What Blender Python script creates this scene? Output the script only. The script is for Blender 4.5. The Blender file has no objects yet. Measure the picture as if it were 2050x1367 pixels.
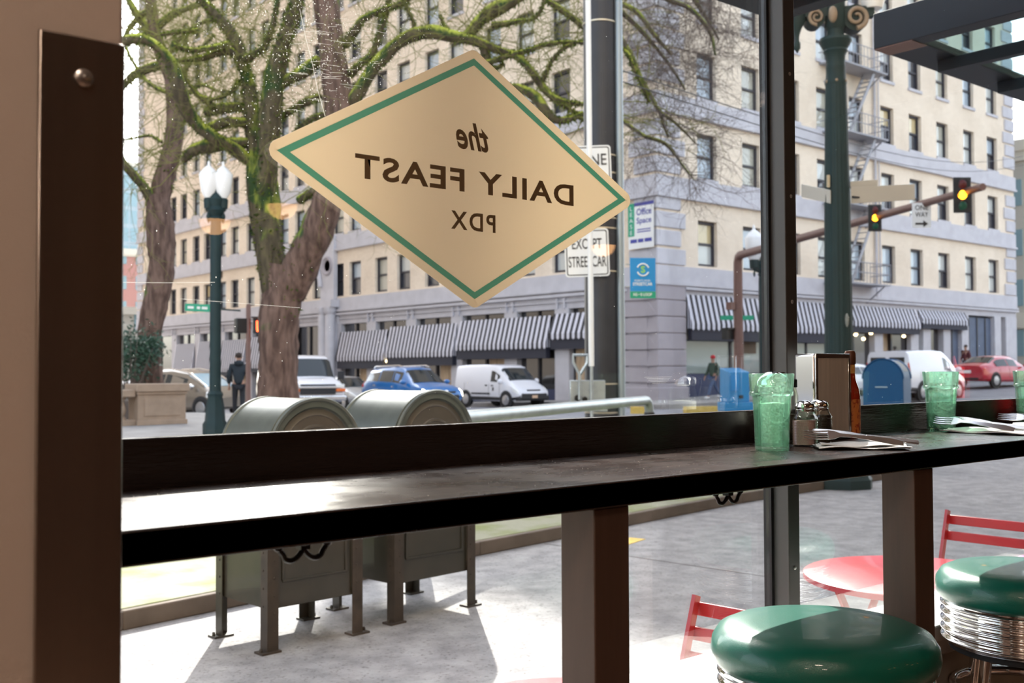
import bpy, bmesh, math, random
from mathutils import Vector, Matrix, Euler, noise
R = math.radians
PI = math.pi
scene = bpy.context.scene
COL = scene.collection
rnd = random.Random(11)

# ------------------------------------------------------------------ camera
F = 2100.0; W, H = 2050.0, 1367.0
EYE = Vector((0, 0, 1.23))
HEAD = 50.2
cam_d = bpy.data.cameras.new('camera'); cam = bpy.data.objects.new('camera', cam_d); COL.objects.link(cam)
cam_d.sensor_width = 36; cam_d.lens = F / W * 36
CR = (Matrix.Rotation(R(HEAD - 90), 3, 'Z') @ Matrix.Rotation(R(90 + 1.5), 3, 'X') @ Matrix.Rotation(R(-0.22), 3, 'Z'))
cam.matrix_world = Matrix.Translation(EYE) @ CR.to_4x4()
cam_d.clip_start = 0.05; cam_d.clip_end = 1000
cam_d.dof.use_dof = True; cam_d.dof.focus_distance = 2.2; cam_d.dof.aperture_fstop = 7.5
scene.camera = cam
FW = Vector((math.cos(R(HEAD)), math.sin(R(HEAD)), 0))
def ray(px, py):
    return CR @ Vector(((px - W / 2) / F, -(py - H / 2) / F, -1))
def at_d(px, py, d):
    r = ray(px, py); return EYE + r * (d / r.dot(FW))
def at_z(px, py, z):
    r = ray(px, py); return EYE + r * ((z - EYE.z) / r.z)
def at_y(px, py, y):
    r = ray(px, py); return EYE + r * (y / r.y)
GZ = -0.12
def gz(x, y):
    return GZ + 0.035 * max(0, x - 32) - 0.033 * max(0, y - 32)

# ------------------------------------------------------------------ materials
MATS = {}
def mat(name, col=(.5, .5, .5), rough=.6, metal=0, noise_amt=0, noise_scale=8, bump=0, col2=None, emit=None, es=0, coat=0, spec=.5, stretch=(1, 1, 1), bump_scale=None, contrast=None):
    if name in MATS: return MATS[name]
    m = bpy.data.materials.new(name); m.use_nodes = True; MATS[name] = m
    nt = m.node_tree; n = nt.nodes; l = nt.links
    b = n['Principled BSDF']
    b.inputs['Base Color'].default_value = (*col, 1)
    b.inputs['Roughness'].default_value = rough
    b.inputs['Metallic'].default_value = metal
    b.inputs['Specular IOR Level'].default_value = spec
    b.inputs['Coat Weight'].default_value = coat
    b.inputs['Coat Roughness'].default_value = .05
    if emit:
        b.inputs['Emission Color'].default_value = (*emit, 1); b.inputs['Emission Strength'].default_value = es
    if noise_amt or col2 or bump:
        tc = n.new('ShaderNodeTexCoord'); mp = n.new('ShaderNodeMapping'); l.new(tc.outputs['Object'], mp.inputs[0])
        mp.inputs['Scale'].default_value = stretch
        nz = n.new('ShaderNodeTexNoise'); nz.inputs['Scale'].default_value = noise_scale; nz.inputs['Detail'].default_value = 6
        nz.inputs['Roughness'].default_value = .6
        l.new(mp.outputs[0], nz.inputs['Vector'])
        if noise_amt or col2:
            c2 = col2 or tuple(c * (1 - noise_amt) for c in col)
            rp = n.new('ShaderNodeValToRGB')
            lo, hi = contrast or (.35, .65)
            rp.color_ramp.elements[0].position = lo; rp.color_ramp.elements[1].position = hi
            rp.color_ramp.elements[0].color = (*c2, 1); rp.color_ramp.elements[1].color = (*col, 1)
            l.new(nz.outputs[0], rp.inputs[0]); l.new(rp.outputs[0], b.inputs['Base Color'])
        if bump:
            nb = nz
            if bump_scale:
                nb = n.new('ShaderNodeTexNoise'); nb.inputs['Scale'].default_value = bump_scale; nb.inputs['Detail'].default_value = 5
                l.new(mp.outputs[0], nb.inputs['Vector'])
            bp = n.new('ShaderNodeBump'); bp.inputs['Strength'].default_value = bump; bp.inputs['Distance'].default_value = .02
            l.new(nb.outputs[0], bp.inputs['Height']); l.new(bp.outputs[0], b.inputs['Normal'])
    return m

def leafy_mat(name, col, trans=.5, col2=None, sc=4):
    m = mat(name, col, .95, col2=col2 or col, noise_scale=sc, spec=.1); n = m.node_tree.nodes; l = m.node_tree.links; b = n['Principled BSDF']
    t = n.new('ShaderNodeBsdfTranslucent'); x = n.new('ShaderNodeMixShader'); x.inputs[0].default_value = trans
    if b.inputs['Base Color'].links: l.new(b.inputs['Base Color'].links[0].from_socket, t.inputs[0])
    else: t.inputs[0].default_value = (*col, 1)
    l.new(b.outputs[0], x.inputs[1]); l.new(t.outputs[0], x.inputs[2]); l.new(x.outputs[0], n['Material Output'].inputs[0]); return m

def brick_mat(name, c1, c2, mortar, scale, swap=False):
    m = bpy.data.materials.new(name); m.use_nodes = True; MATS[name] = m
    nt = m.node_tree; n = nt.nodes; l = nt.links; b = n['Principled BSDF']; b.inputs['Roughness'].default_value = .85
    tc = n.new('ShaderNodeTexCoord'); sx = n.new('ShaderNodeSeparateXYZ'); cx = n.new('ShaderNodeCombineXYZ')
    l.new(tc.outputs['Object'], sx.inputs[0]); l.new(sx.outputs['Y' if swap else 'X'], cx.inputs[0]); l.new(sx.outputs['Z'], cx.inputs[1])
    br = n.new('ShaderNodeTexBrick'); br.inputs['Scale'].default_value = scale
    br.inputs['Color1'].default_value = (*c1, 1); br.inputs['Color2'].default_value = (*c2, 1); br.inputs['Mortar'].default_value = (*mortar, 1)
    br.inputs['Mortar Size'].default_value = .012; l.new(cx.outputs[0], br.inputs['Vector'])
    nz = n.new('ShaderNodeTexNoise'); nz.inputs['Scale'].default_value = .5; nz.inputs['Detail'].default_value = 5; l.new(tc.outputs['Object'], nz.inputs['Vector'])
    mx = n.new('ShaderNodeMixRGB'); mx.blend_type = 'MULTIPLY'; mx.inputs[0].default_value = .35
    rp = n.new('ShaderNodeValToRGB'); rp.color_ramp.elements[0].color = (.7, .66, .62, 1); rp.color_ramp.elements[0].position = .35; rp.color_ramp.elements[1].position = .6
    l.new(nz.outputs[0], rp.inputs[0]); l.new(br.outputs[0], mx.inputs[1]); l.new(rp.outputs[0], mx.inputs[2]); l.new(mx.outputs[0], b.inputs['Base Color'])
    return m

def glass_pane_mat(name, tint=(.97, .985, .98), refl=.07, rough=0.0):
    m = bpy.data.materials.new(name); m.use_nodes = True; MATS[name] = m
    nt = m.node_tree; n = nt.nodes; l = nt.links; n.clear()
    o = n.new('ShaderNodeOutputMaterial'); tr = n.new('ShaderNodeBsdfTransparent'); gl = n.new('ShaderNodeBsdfGlossy'); mx = n.new('ShaderNodeMixShader')
    lw = n.new('ShaderNodeLayerWeight'); lw.inputs[0].default_value = .25
    mr = n.new('ShaderNodeMapRange'); mr.inputs[1].default_value = 0; mr.inputs[2].default_value = 1; mr.inputs[3].default_value = refl * .6; mr.inputs[4].default_value = min(1, refl * 6)
    tr.inputs[0].default_value = (*tint, 1); gl.inputs['Roughness'].default_value = rough
    l.new(lw.outputs['Fresnel'], mr.inputs[0]); l.new(mr.outputs[0], mx.inputs[0]); l.new(tr.outputs[0], mx.inputs[1]); l.new(gl.outputs[0], mx.inputs[2]); l.new(mx.outputs[0], o.inputs[0])
    return m

def plastic_mat(name, col, body=.5, rough=.12):
    # clear tinted plastic: transparency, a frosted bead of droplets and a glossy skin
    m = bpy.data.materials.new(name); m.use_nodes = True; MATS[name] = m
    nt = m.node_tree; n = nt.nodes; l = nt.links; n.clear()
    o = n.new('ShaderNodeOutputMaterial'); tr = n.new('ShaderNodeBsdfTransparent'); tr.inputs[0].default_value = (*col, 1)
    tl = n.new('ShaderNodeBsdfTranslucent'); tl.inputs[0].default_value = (*[min(1, c * .9) for c in col], 1)
    gl = n.new('ShaderNodeBsdfGlossy'); gl.inputs['Roughness'].default_value = rough
    tc = n.new('ShaderNodeTexCoord'); nz = n.new('ShaderNodeTexNoise'); nz.inputs['Scale'].default_value = 260; l.new(tc.outputs['Object'], nz.inputs['Vector'])
    rp = n.new('ShaderNodeMapRange'); rp.inputs[1].default_value = .4; rp.inputs[2].default_value = .65; rp.inputs[3].default_value = body * .35; rp.inputs[4].default_value = body
    l.new(nz.outputs[0], rp.inputs[0])
    m1 = n.new('ShaderNodeMixShader'); m2 = n.new('ShaderNodeMixShader')
    lw = n.new('ShaderNodeLayerWeight'); lw.inputs[0].default_value = .35
    mr = n.new('ShaderNodeMapRange'); mr.inputs[3].default_value = .04; mr.inputs[4].default_value = .5; l.new(lw.outputs['Fresnel'], mr.inputs[0])
    l.new(rp.outputs[0], m1.inputs[0]); l.new(tr.outputs[0], m1.inputs[1]); l.new(tl.outputs[0], m1.inputs[2])
    l.new(mr.outputs[0], m2.inputs[0]); l.new(m1.outputs[0], m2.inputs[1]); l.new(gl.outputs[0], m2.inputs[2]); l.new(m2.outputs[0], o.inputs[0])
    return m

def moss_bark(name, bark, bark2, moss, moss_shade, amount):
    m = bpy.data.materials.new(name); m.use_nodes = True; MATS[name] = m
    nt = m.node_tree; n = nt.nodes; l = nt.links; b = n['Principled BSDF']; b.inputs['Roughness'].default_value = .95; b.inputs['Specular IOR Level'].default_value = .15
    tc = n.new('ShaderNodeTexCoord'); mp = n.new('ShaderNodeMapping'); mp.inputs['Scale'].default_value = (1, 1, .22); l.new(tc.outputs['Object'], mp.inputs[0])
    nz = n.new('ShaderNodeTexNoise'); nz.inputs['Scale'].default_value = 9; nz.inputs['Detail'].default_value = 8; l.new(mp.outputs[0], nz.inputs['Vector'])
    rp = n.new('ShaderNodeValToRGB'); rp.color_ramp.elements[0].position = .38; rp.color_ramp.elements[1].position = .62
    rp.color_ramp.elements[0].color = (*bark2, 1); rp.color_ramp.elements[1].color = (*bark, 1); l.new(nz.outputs[0], rp.inputs[0])
    n2 = n.new('ShaderNodeTexNoise'); n2.inputs['Scale'].default_value = 1.3; n2.inputs['Detail'].default_value = 7; l.new(tc.outputs['Object'], n2.inputs['Vector'])
    ge = n.new('ShaderNodeNewGeometry'); sx = n.new('ShaderNodeSeparateXYZ'); l.new(ge.outputs['Normal'], sx.inputs[0])
    ma = n.new('ShaderNodeMath'); ma.operation = 'MULTIPLY_ADD'; ma.inputs[1].default_value = .28; l.new(sx.outputs['Z'], ma.inputs[0]); l.new(n2.outputs[0], ma.inputs[2])
    mr = n.new('ShaderNodeMapRange'); mr.inputs[1].default_value = .62 - amount; mr.inputs[2].default_value = .70 - amount; l.new(ma.outputs[0], mr.inputs[0])
    r2 = n.new('ShaderNodeValToRGB'); r2.color_ramp.elements[0].position = .4; r2.color_ramp.elements[1].position = .6
    r2.color_ramp.elements[0].color = (*moss_shade, 1); r2.color_ramp.elements[1].color = (*moss, 1)
    m3 = n.new('ShaderNodeMath'); m3.operation = 'MULTIPLY_ADD'; m3.inputs[1].default_value = .30; l.new(sx.outputs['Z'], m3.inputs[0]); m4 = n.new('ShaderNodeMath'); m4.operation = 'MULTIPLY_ADD'; m4.inputs[1].default_value = .5; m4.inputs[2].default_value = .15; l.new(nz.outputs[0], m4.inputs[0]); l.new(m4.outputs[0], m3.inputs[2]); l.new(m3.outputs[0], r2.inputs[0])  # moss colour painted sunlit on upward faces, dark as shade on the sides
    mx = n.new('ShaderNodeMixRGB'); l.new(mr.outputs[0], mx.inputs[0]); l.new(rp.outputs[0], mx.inputs[1]); l.new(r2.outputs[0], mx.inputs[2]); l.new(mx.outputs[0], b.inputs['Base Color'])
    bp = n.new('ShaderNodeBump'); bp.inputs['Strength'].default_value = .8; bp.inputs['Distance'].default_value = .06; l.new(nz.outputs[0], bp.inputs['Height']); l.new(bp.outputs[0], b.inputs['Normal'])
    return m

# ------------------------------------------------------------------ mesh builder
class MB:
    def __init__(s): s.v = []; s.f = []; s.m = []; s.cur = 0
    def add(s, vs, fs, mi=None):
        o = len(s.v); s.v += [tuple(v) for v in vs]; k = s.cur if mi is None else mi
        for f in fs: s.f.append(tuple(i + o for i in f)); s.m.append(k)
        return s
    def box(s, x0, x1, y0, y1, z0, z1, mi=None, M=None):
        vs = [Vector(p) for p in ((x0, y0, z0), (x1, y0, z0), (x1, y1, z0), (x0, y1, z0), (x0, y0, z1), (x1, y0, z1), (x1, y1, z1), (x0, y1, z1))]
        if M: vs = [M @ v for v in vs]
        return s.add(vs, [(0, 3, 2, 1), (4, 5, 6, 7), (0, 1, 5, 4), (1, 2, 6, 5), (2, 3, 7, 6), (3, 0, 4, 7)], mi)
    def cb(s, c, sx, sy, sz, rz=0, mi=None):
        M = Matrix.Translation(Vector(c)) @ Matrix.Rotation(rz, 4, 'Z')
        return s.box(-sx / 2, sx / 2, -sy / 2, sy / 2, -sz / 2, sz / 2, mi, M)
    def bar(s, a, b, w, h, mi=None, up=Vector((0, 0, 1))):
        a = Vector(a); b = Vector(b); d = (b - a); L = d.length; d.normalize()
        x = d.cross(up)
        if x.length < 1e-4: x = Vector((1, 0, 0))
        x.normalize(); y = x.cross(d)
        M = Matrix((( x.x, d.x, y.x, a.x), (x.y, d.y, y.y, a.y), (x.z, d.z, y.z, a.z), (0, 0, 0, 1)))
        return s.box(-w / 2, w / 2, 0, L, -h / 2, h / 2, mi, M)
    def tube(s, pts, rad, n=8, cap=True, mi=None, squash=None):
        pts = [Vector(p) for p in pts]
        if not isinstance(rad, (list, tuple)): rad = [rad] * len(pts)
        o = len(s.v); k = s.cur if mi is None else mi
        t0 = (pts[1] - pts[0]).normalized(); ref = Vector((0, 0, 1)) if abs(t0.z) < .9 else Vector((1, 0, 0))
        x = t0.cross(ref).normalized()
        for i, p in enumerate(pts):
            t = (pts[min(i + 1, len(pts) - 1)] - pts[max(i - 1, 0)]); 
            if t.length < 1e-9: t = t0
            t.normalize(); x = (x - t * x.dot(t)); x.normalize(); y = t.cross(x)
            for j in range(n):
                a = 2 * PI * j / n; s.v.append(tuple(p + (x * math.cos(a) + y * math.sin(a)) * rad[i]))
        for i in range(len(pts) - 1):
            for j in range(n):
                a = o + i * n + j; b = o + i * n + (j + 1) % n; s.f.append((a, b, b + n, a + n)); s.m.append(k)
        if cap:
            s.f.append(tuple(o + j for j in reversed(range(n)))); s.m.append(k)
            e = o + (len(pts) - 1) * n; s.f.append(tuple(e + j for j in range(n))); s.m.append(k)
        return s
    def lathe(s, prof, c=(0, 0, 0), n=24, M=None, mi=None, squ=None, cap=True):
        # prof: list of (r, z)
        o = len(s.v); k = s.cur if mi is None else mi; c = Vector(c)
        for r, z in prof:
            for j in range(n):
                a = 2 * PI * j / n; rr = r
                if squ: rr = r * squ(a)
                p = Vector((rr * math.cos(a), rr * math.sin(a), z))
                if M: p = M @ p
                s.v.append(tuple(p + c))
        for i in range(len(prof) - 1):
            for j in range(n):
                a = o + i * n + j; b = o + i * n + (j + 1) % n; s.f.append((a, b, b + n, a + n)); s.m.append(k)
        if cap and prof[0][0] > 1e-6: s.f.append(tuple(o + j for j in reversed(range(n)))); s.m.append(k)
        if cap and prof[-1][0] > 1e-6:
            e = o + (len(prof) - 1) * n; s.f.append(tuple(e + j for j in range(n))); s.m.append(k)
        return s
    def prism(s, poly, d0, d1, M, mi=None):
        # poly in local xy, extruded along local z from d0 to d1
        n = len(poly); vs = [M @ Vector((x, y, d0)) for x, y in poly] + [M @ Vector((x, y, d1)) for x, y in poly]
        fs = [tuple(reversed(range(n))), tuple(range(n, 2 * n))] + [(i, (i + 1) % n, n + (i + 1) % n, n + i) for i in range(n)]
        return s.add(vs, fs, mi)
    def ell(s, c, rx, ry, rz, n=12, m=8, M=None, mi=None):
        vs = []; fs = []
        for i in range(m + 1):
            th = PI * i / m
            for j in range(n):
                a = 2 * PI * j / n; p = Vector((rx * math.sin(th) * math.cos(a), ry * math.sin(th) * math.sin(a), rz * math.cos(th)))
                if M: p = M @ p
                vs.append(p + Vector(c))
        for i in range(m):
            for j in range(n):
                a = i * n + j; b = i * n + (j + 1) % n; fs.append((a, a + n, b + n, b))
        return s.add(vs, fs, mi)
    def build(s, name, mats, parent=None, smooth=35, bevel=0, loc=None, subd=0, seg=2):
        me = bpy.data.meshes.new(name); me.from_pydata(s.v, [], s.f)
        if not isinstance(mats, (list, tuple)): mats = [mats]
        for m in mats: me.materials.append(m)
        if len(mats) > 1: me.polygons.foreach_set('material_index', s.m)
        bm = bmesh.new(); bm.from_mesh(me)
        bmesh.ops.remove_doubles(bm, verts=bm.verts, dist=1e-6)
        bmesh.ops.recalc_face_normals(bm, faces=bm.faces); bm.to_mesh(me); bm.free()
        if smooth:
            me.shade_smooth(); me.set_sharp_from_angle(angle=R(smooth))
        o = bpy.data.objects.new(name, me); COL.objects.link(o)
        if parent: o.parent = parent
        if loc: o.location = loc
        if bevel:
            b = o.modifiers.new('bevel', 'BEVEL'); b.width = bevel; b.segments = seg; b.limit_method = 'ANGLE'; b.harden_normals = False
        if subd:
            b = o.modifiers.new('sub', 'SUBSURF'); b.levels = subd; b.render_levels = subd
        return o

def tag(o, label, cat, group=None, kind=None):
    o['label'] = label; o['category'] = cat
    if group: o['group'] = group
    if kind: o['kind'] = kind
    return o
def thing(name, label, cat, loc=(0, 0, 0), rz=0, group=None):
    o = bpy.data.objects.new(name, None); COL.objects.link(o); o.empty_display_size = .1
    o.location = loc; o.rotation_euler = (0, 0, rz)
    return tag(o, label, cat, group)
def struct(o): o['kind'] = 'structure'; return o
def dup(root, loc, rz, label, group=None, scale=None):
    r = root.copy(); COL.objects.link(r); r.location = loc; r.rotation_euler = (0, 0, rz); r['label'] = label
    if group: r['group'] = group
    if scale: r.scale = scale
    for ch in list(root.children):
        c = ch.copy(); COL.objects.link(c); c.parent = r
        for g in list(ch.children):
            d = g.copy(); COL.objects.link(d); d.parent = c
    return r
def text(body, size, m, parent, loc, rot=(0, 0, 0), name='lettering', extrude=.0006, align='CENTER', sx=1, shear=0, bold=0, spacing=1):
    cu = bpy.data.curves.new(name, 'FONT'); cu.body = body; cu.size = size; cu.align_x = align; cu.align_y = 'CENTER'; cu.extrude = extrude; cu.shear = shear; cu.offset = bold; cu.space_character = spacing
    cu.materials.append(m); cu.resolution_u = 4
    tmp = bpy.data.objects.new('tmp', cu); COL.objects.link(tmp); bpy.context.view_layer.update()
    me = bpy.data.meshes.new_from_object(tmp.evaluated_get(bpy.context.evaluated_depsgraph_get())); me.name = name
    bpy.data.objects.remove(tmp); bpy.data.curves.remove(cu)
    o = bpy.data.objects.new(name, me); COL.objects.link(o); o.parent = parent; o.location = loc; o.rotation_euler = rot; o.scale = (sx, 1, 1)
    return o
def smooth_path(pts, k=4):
    # Catmull-Rom over (Vector, r)
    out = []; n = len(pts)
    for i in range(n - 1):
        p0 = pts[max(i - 1, 0)]; p1 = pts[i]; p2 = pts[i + 1]; p3 = pts[min(i + 2, n - 1)]
        for j in range(k):
            t = j / k; f = lambda a, b, c, d: .5 * ((2 * b) + (c - a) * t + (2 * a - 5 * b + 4 * c - d) * t * t + (3 * b - a - 3 * c + d) * t ** 3)
            out.append((f(p0[0], p1[0], p2[0], p3[0]), f(p0[1], p1[1], p2[1], p3[1])))
    out.append(pts[-1]); return out
# ================================================================== the room
GL = 1.462            # glass plane (inner face)
mat("plaster", (.56, .47, .40), .9, bump=.1, noise_scale=60)
mat('white_paint', (.78, .77, .74), .55, bump=.05, noise_scale=40)
mat('knee_wall_paint', (.50, .48, .43), .7, noise_amt=.12, noise_scale=2)
mat('floor_tile', (.16, .09, .06), .4, noise_amt=.3, noise_scale=5)
mat('bronze_frame', (.085, .08, .075), .45, .2, noise_amt=.15, noise_scale=3)
mat('gasket', (.008, .008, .009), .6)
mat('dark_steel', (.008, .016, .030), .5, 0, noise_amt=.3, noise_scale=2, spec=.3)
mat('espresso_wood', (.012, .0075, .0065), .20, noise_amt=.0, col2=(.02, .013, .011), noise_scale=6, stretch=(.3, 3, 3), bump=.10, bump_scale=90)
mat('espresso_leg', (.10, .055, .038), .5, noise_amt=.35, noise_scale=5, stretch=(4, 4, .4))
mat('brushed_steel', (.42, .37, .33), .28, 1, noise_amt=.12, noise_scale=30, stretch=(1, 1, .03))
mat('chrome', (.85, .85, .86), .07, 1)
mat('chrome_satin', (.55, .54, .52), .3, 1)
mat('black_iron', (.012, .012, .013), .35, .6)

struct(MB().box(-4.2, 7.2, -4.2, 1.46, -.1, 0).build('floor', MATS['floor_tile']))
struct(MB().box(-4.2, 7.2, -4.2, 1.56, 3.2, 3.3).build('ceiling', MATS['plaster']))
struct(MB().box(-4.2, 7.2, -4.3, -4.2, 0, 3.2).build('wall_back', mat('room_brown', (.13, .065, .04), .7)))
struct(MB().box(-4.3, -4.2, -4.3, 1.56, 0, 3.2).build('wall_left', MATS['plaster']))
struct(MB().box(7.2, 7.3, -4.3, 1.56, 0, 3.2).build('wall_right', MATS['room_brown']))
# front wall: solid pier at the left, knee wall, header, solid beyond the second pane
m = MB()
m.box(-4.2, .352, 1.0, 1.50, 0, 3.2)
m.box(5.6, 7.2, 1.40, 1.50, 0, 3.2)
m.box(.352, 5.6, 1.42, 1.50, 2.75, 3.2)
struct(m.build('wall_front', MATS['plaster'], bevel=.004))
struct(MB().box(.352, 5.6, 1.325, 1.495, -.3, .57).build('trim_knee_wall', MATS['knee_wall_paint']))
struct(MB().box(.352, 5.6, 1.292, 1.498, .572, .612).box(.352, 5.6, 1.305, 1.325, .53, .571).build('trim_window_sill', MATS['white_paint'], bevel=.004))
# outer skin of the restaurant below and around the window
mat('outer_wall', (.62, .52, .40), .85)
struct(MB().box(-30, 60, 1.501, 1.53, -.3, .55).box(-30, .30, 1.501, 1.53, .55, 11).box(5.6, 60, 1.501, 1.53, .55, 11).box(.30, 5.6, 1.501, 1.53, 2.8, 11).build('trim_outer_skin', MATS['outer_wall']))

# windows : frame, gasket, pane
mat_gl = glass_pane_mat('window_glass', (.98, .99, .985), .045)
def window(name, x0, x1):
    f = MB()
    f.box(x0, x0 + .009, 1.457, 1.478, .613, 2.75).box(x1 - .009, x1, 1.457, 1.478, .613, 2.75)
    f.box(x0, x1, 1.457, 1.478, 2.736, 2.75)
    fo = struct(f.build(name, MATS['gasket']))
    g = MB().box(x0 + .010, x1 - .010, GL, GL + .008, .613, 2.74).build('pane', mat_gl, fo, smooth=0)
    return fo
w1 = window('window_1', .354, 1.985); w2 = window('window_2', 2.029, 3.62); w3 = window('window_3', 3.664, 5.598)
for i, x in enumerate((1.986, 3.621)):
    mu = struct(MB().box(x, x + .042, 1.418, 1.474, .612, 2.75).build('trim_mullion', MATS['bronze_frame'], bevel=.002))
    s = MB()
    for z in (.78, 1.10, 1.38, 1.62, 1.9, 2.2): s.ell((x + .022, 1.4175, z), .0045, .002, .0045, 8, 6)
    s.build('screw', MATS['chrome_satin'], mu)
tag(MB().box(.274, .3515, .994, .9995, .28, at_y(158, 72, .995).z).build('steel_corner_plate', MATS['brushed_steel'], bevel=.002), 'brushed steel plate screwed to the beige wall left of the window', 'wall plate')
o = bpy.data.objects['steel_corner_plate']
s = MB().lathe([(.0, -.0), (.0085, .0), (.0085, .003), (.006, .005), (0, .0055)], n=16, M=Matrix.Rotation(R(90), 4, 'X')).ell((0, -.0058, 0), .002, .001, .002, 8, 6).build('screw', MATS['chrome_satin'], o)
s.location = tuple(at_y(167, 157, .9935)); s['label'] = 'round screw head'
s2 = s.copy(); COL.objects.link(s2); s2.location = (s.location.x, .9935, .62)

# ------------------------------------------------------------------ window decal
TC = Vector((1.132, 0, 1.567))
def rounded(poly, r, k=6):
    out = []; n = len(poly)
    for i in range(n):
        p = Vector(poly[i]); a = (Vector(poly[i - 1]) - p).normalized(); b = (Vector(poly[(i + 1) % n]) - p).normalized()
        ang = a.angle(b); t = r / math.tan(ang / 2); c = p + (a + b).normalized() * (r / math.sin(ang / 2))
        s = p + a * t - c; e = p + b * t - c
        for j in range(k + 1):
            q = s.lerp(e, j / k).normalized() * r; out.append(tuple(c + q))
    return out
def vinyl(name, col, trans=.22, rough=.35):
    m = bpy.data.materials.new(name); m.use_nodes = True; MATS[name] = m
    nt = m.node_tree; n = nt.nodes; l = nt.links; b = n['Principled BSDF']; o = n['Material Output']
    b.inputs['Base Color'].default_value = (*col, 1); b.inputs['Roughness'].default_value = rough
    t = n.new('ShaderNodeBsdfTranslucent'); t.inputs[0].default_value = (*col, 1); mx = n.new('ShaderNodeMixShader'); mx.inputs[0].default_value = trans
    l.new(b.outputs[0], mx.inputs[1]); l.new(t.outputs[0], mx.inputs[2]); l.new(mx.outputs[0], o.inputs[0]); return m
vinyl('decal_cream', (.92, .83, .68), .36); vinyl('decal_green', (.26, .56, .44), .36); vinyl('decal_brown', (.17, .11, .06), .10)
dm = thing('window_decal', 'cream diamond decal with green border stuck on the window glass', 'window sticker', (TC.x, GL - .0004, TC.z))
MX = Matrix.Rotation(R(90), 4, 'X')   # local xy -> world xz, local z -> -y
a_, b_ = .414, .231
dia = lambda k: [(-a_ * k, 0), (0, -b_ * k), (a_ * k, 0), (0, b_ * k)]
k1, k2 = .925, .872
bk = MB(); oo = rounded(dia(1), .017, 6); io = [p for q in dia(k1) for p in [q] * 7]
for i in range(28): j = (i + 1) % 28; bk.prism([oo[i], oo[j], io[j], io[i]] if io[i] != io[j] else [oo[i], oo[j], io[i]], 0, .0006, MX)
bk.prism(dia(k2), 0, .0006, MX); bk.build('backing', MATS['decal_cream'], dm, smooth=0)
po, pi_ = dia(k1), dia(k2); g = MB()
for i in range(4):
    j = (i + 1) % 4; g.prism([po[i], po[j], pi_[j], pi_[i]], 0, .0006, MX)
g.build('border', MATS['decal_green'], dm, smooth=0)
def fit_text(body, w, h, m, parent, loc, rot, **kw):
    o = text(body, 1.0, m, parent, loc, rot, extrude=.0, **kw)
    bpy.context.view_layer.update()
    d = o.dimensions.copy(); o.scale = (w / max(d.x, 1e-6), h / max(d.y, 1e-6), 1); return o
for body, w, h, x, z, kw in (('DAILY FEAST', .484, .0405, 0, -.0085, dict(bold=.024, spacing=1.14)), ('the', .072, .049, 0, .071, dict(shear=.32, bold=.022)), ('PDX', .099, .032, 0, -.079, dict(bold=.022, spacing=1.25))):
    fit_text(body, w, h, MATS['decal_brown'], dm, (x, -.0010, z), (R(90), 0, R(180)), **kw)

# dust, specks and hairline scratches on the glass
leafy_mat('dust', (.95, .95, .92), .6)
d = MB()
for i in range(2100):
    if i < 1650: px = rnd.gauss(640, 130); py = abs(rnd.gauss(110, 110))
    else: px = rnd.uniform(240, 2040); py = rnd.uniform(0, 820)
    if px < 245 or 1530 < px < 1600: continue
    p = at_y(px, py, GL - .0003); s = rnd.choice([.0003, .0004, .0005, .0006, .0008])
    if abs(p.x - TC.x) / a_ + abs(p.z - TC.z) / b_ < 1.02 or p.z < 1.14 or p.z > 2.7: continue
    if 1.98 < p.x < 2.03: continue
    d.ell(p, s, .0001, s * rnd.uniform(.6, 1.6), 5, 3)
def scratch(pts, r):
    d.tube([at_y(x, y, GL - .0003) for x, y in pts], r, 4)
scratch([(600, 18), (612, 75), (626, 130), (636, 180), (651, 233)], .00035)
scratch([(240, 565), (330, 566), (430, 565)], .00025); scratch([(360, 598), (470, 606), (600, 616)], .0002)
scratch([(254, 162), (253, 152), (258, 146)], .0004)
for i in range(110):
    x = rnd.uniform(560, 760); y = rnd.uniform(30, 300); L = rnd.uniform(8, 44); sl = rnd.uniform(-.1, .25)
    p = at_y(x, y, GL)
    if abs(p.x - TC.x) / a_ + abs(p.z - TC.z) / b_ < 1.15: continue
    scratch([(x, y), (x + L, y + sl * L)], .00018)
for i in range(5): scratch([(1290 + 4 * i, 755 + i * 3), (1345 - 3 * i, 754 + i * 3)], .00015)
tag(d.build('dust_specks', MATS['dust'], smooth=0), 'white dust specks and fine scratches over the window glass', 'dust', kind='stuff')

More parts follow.
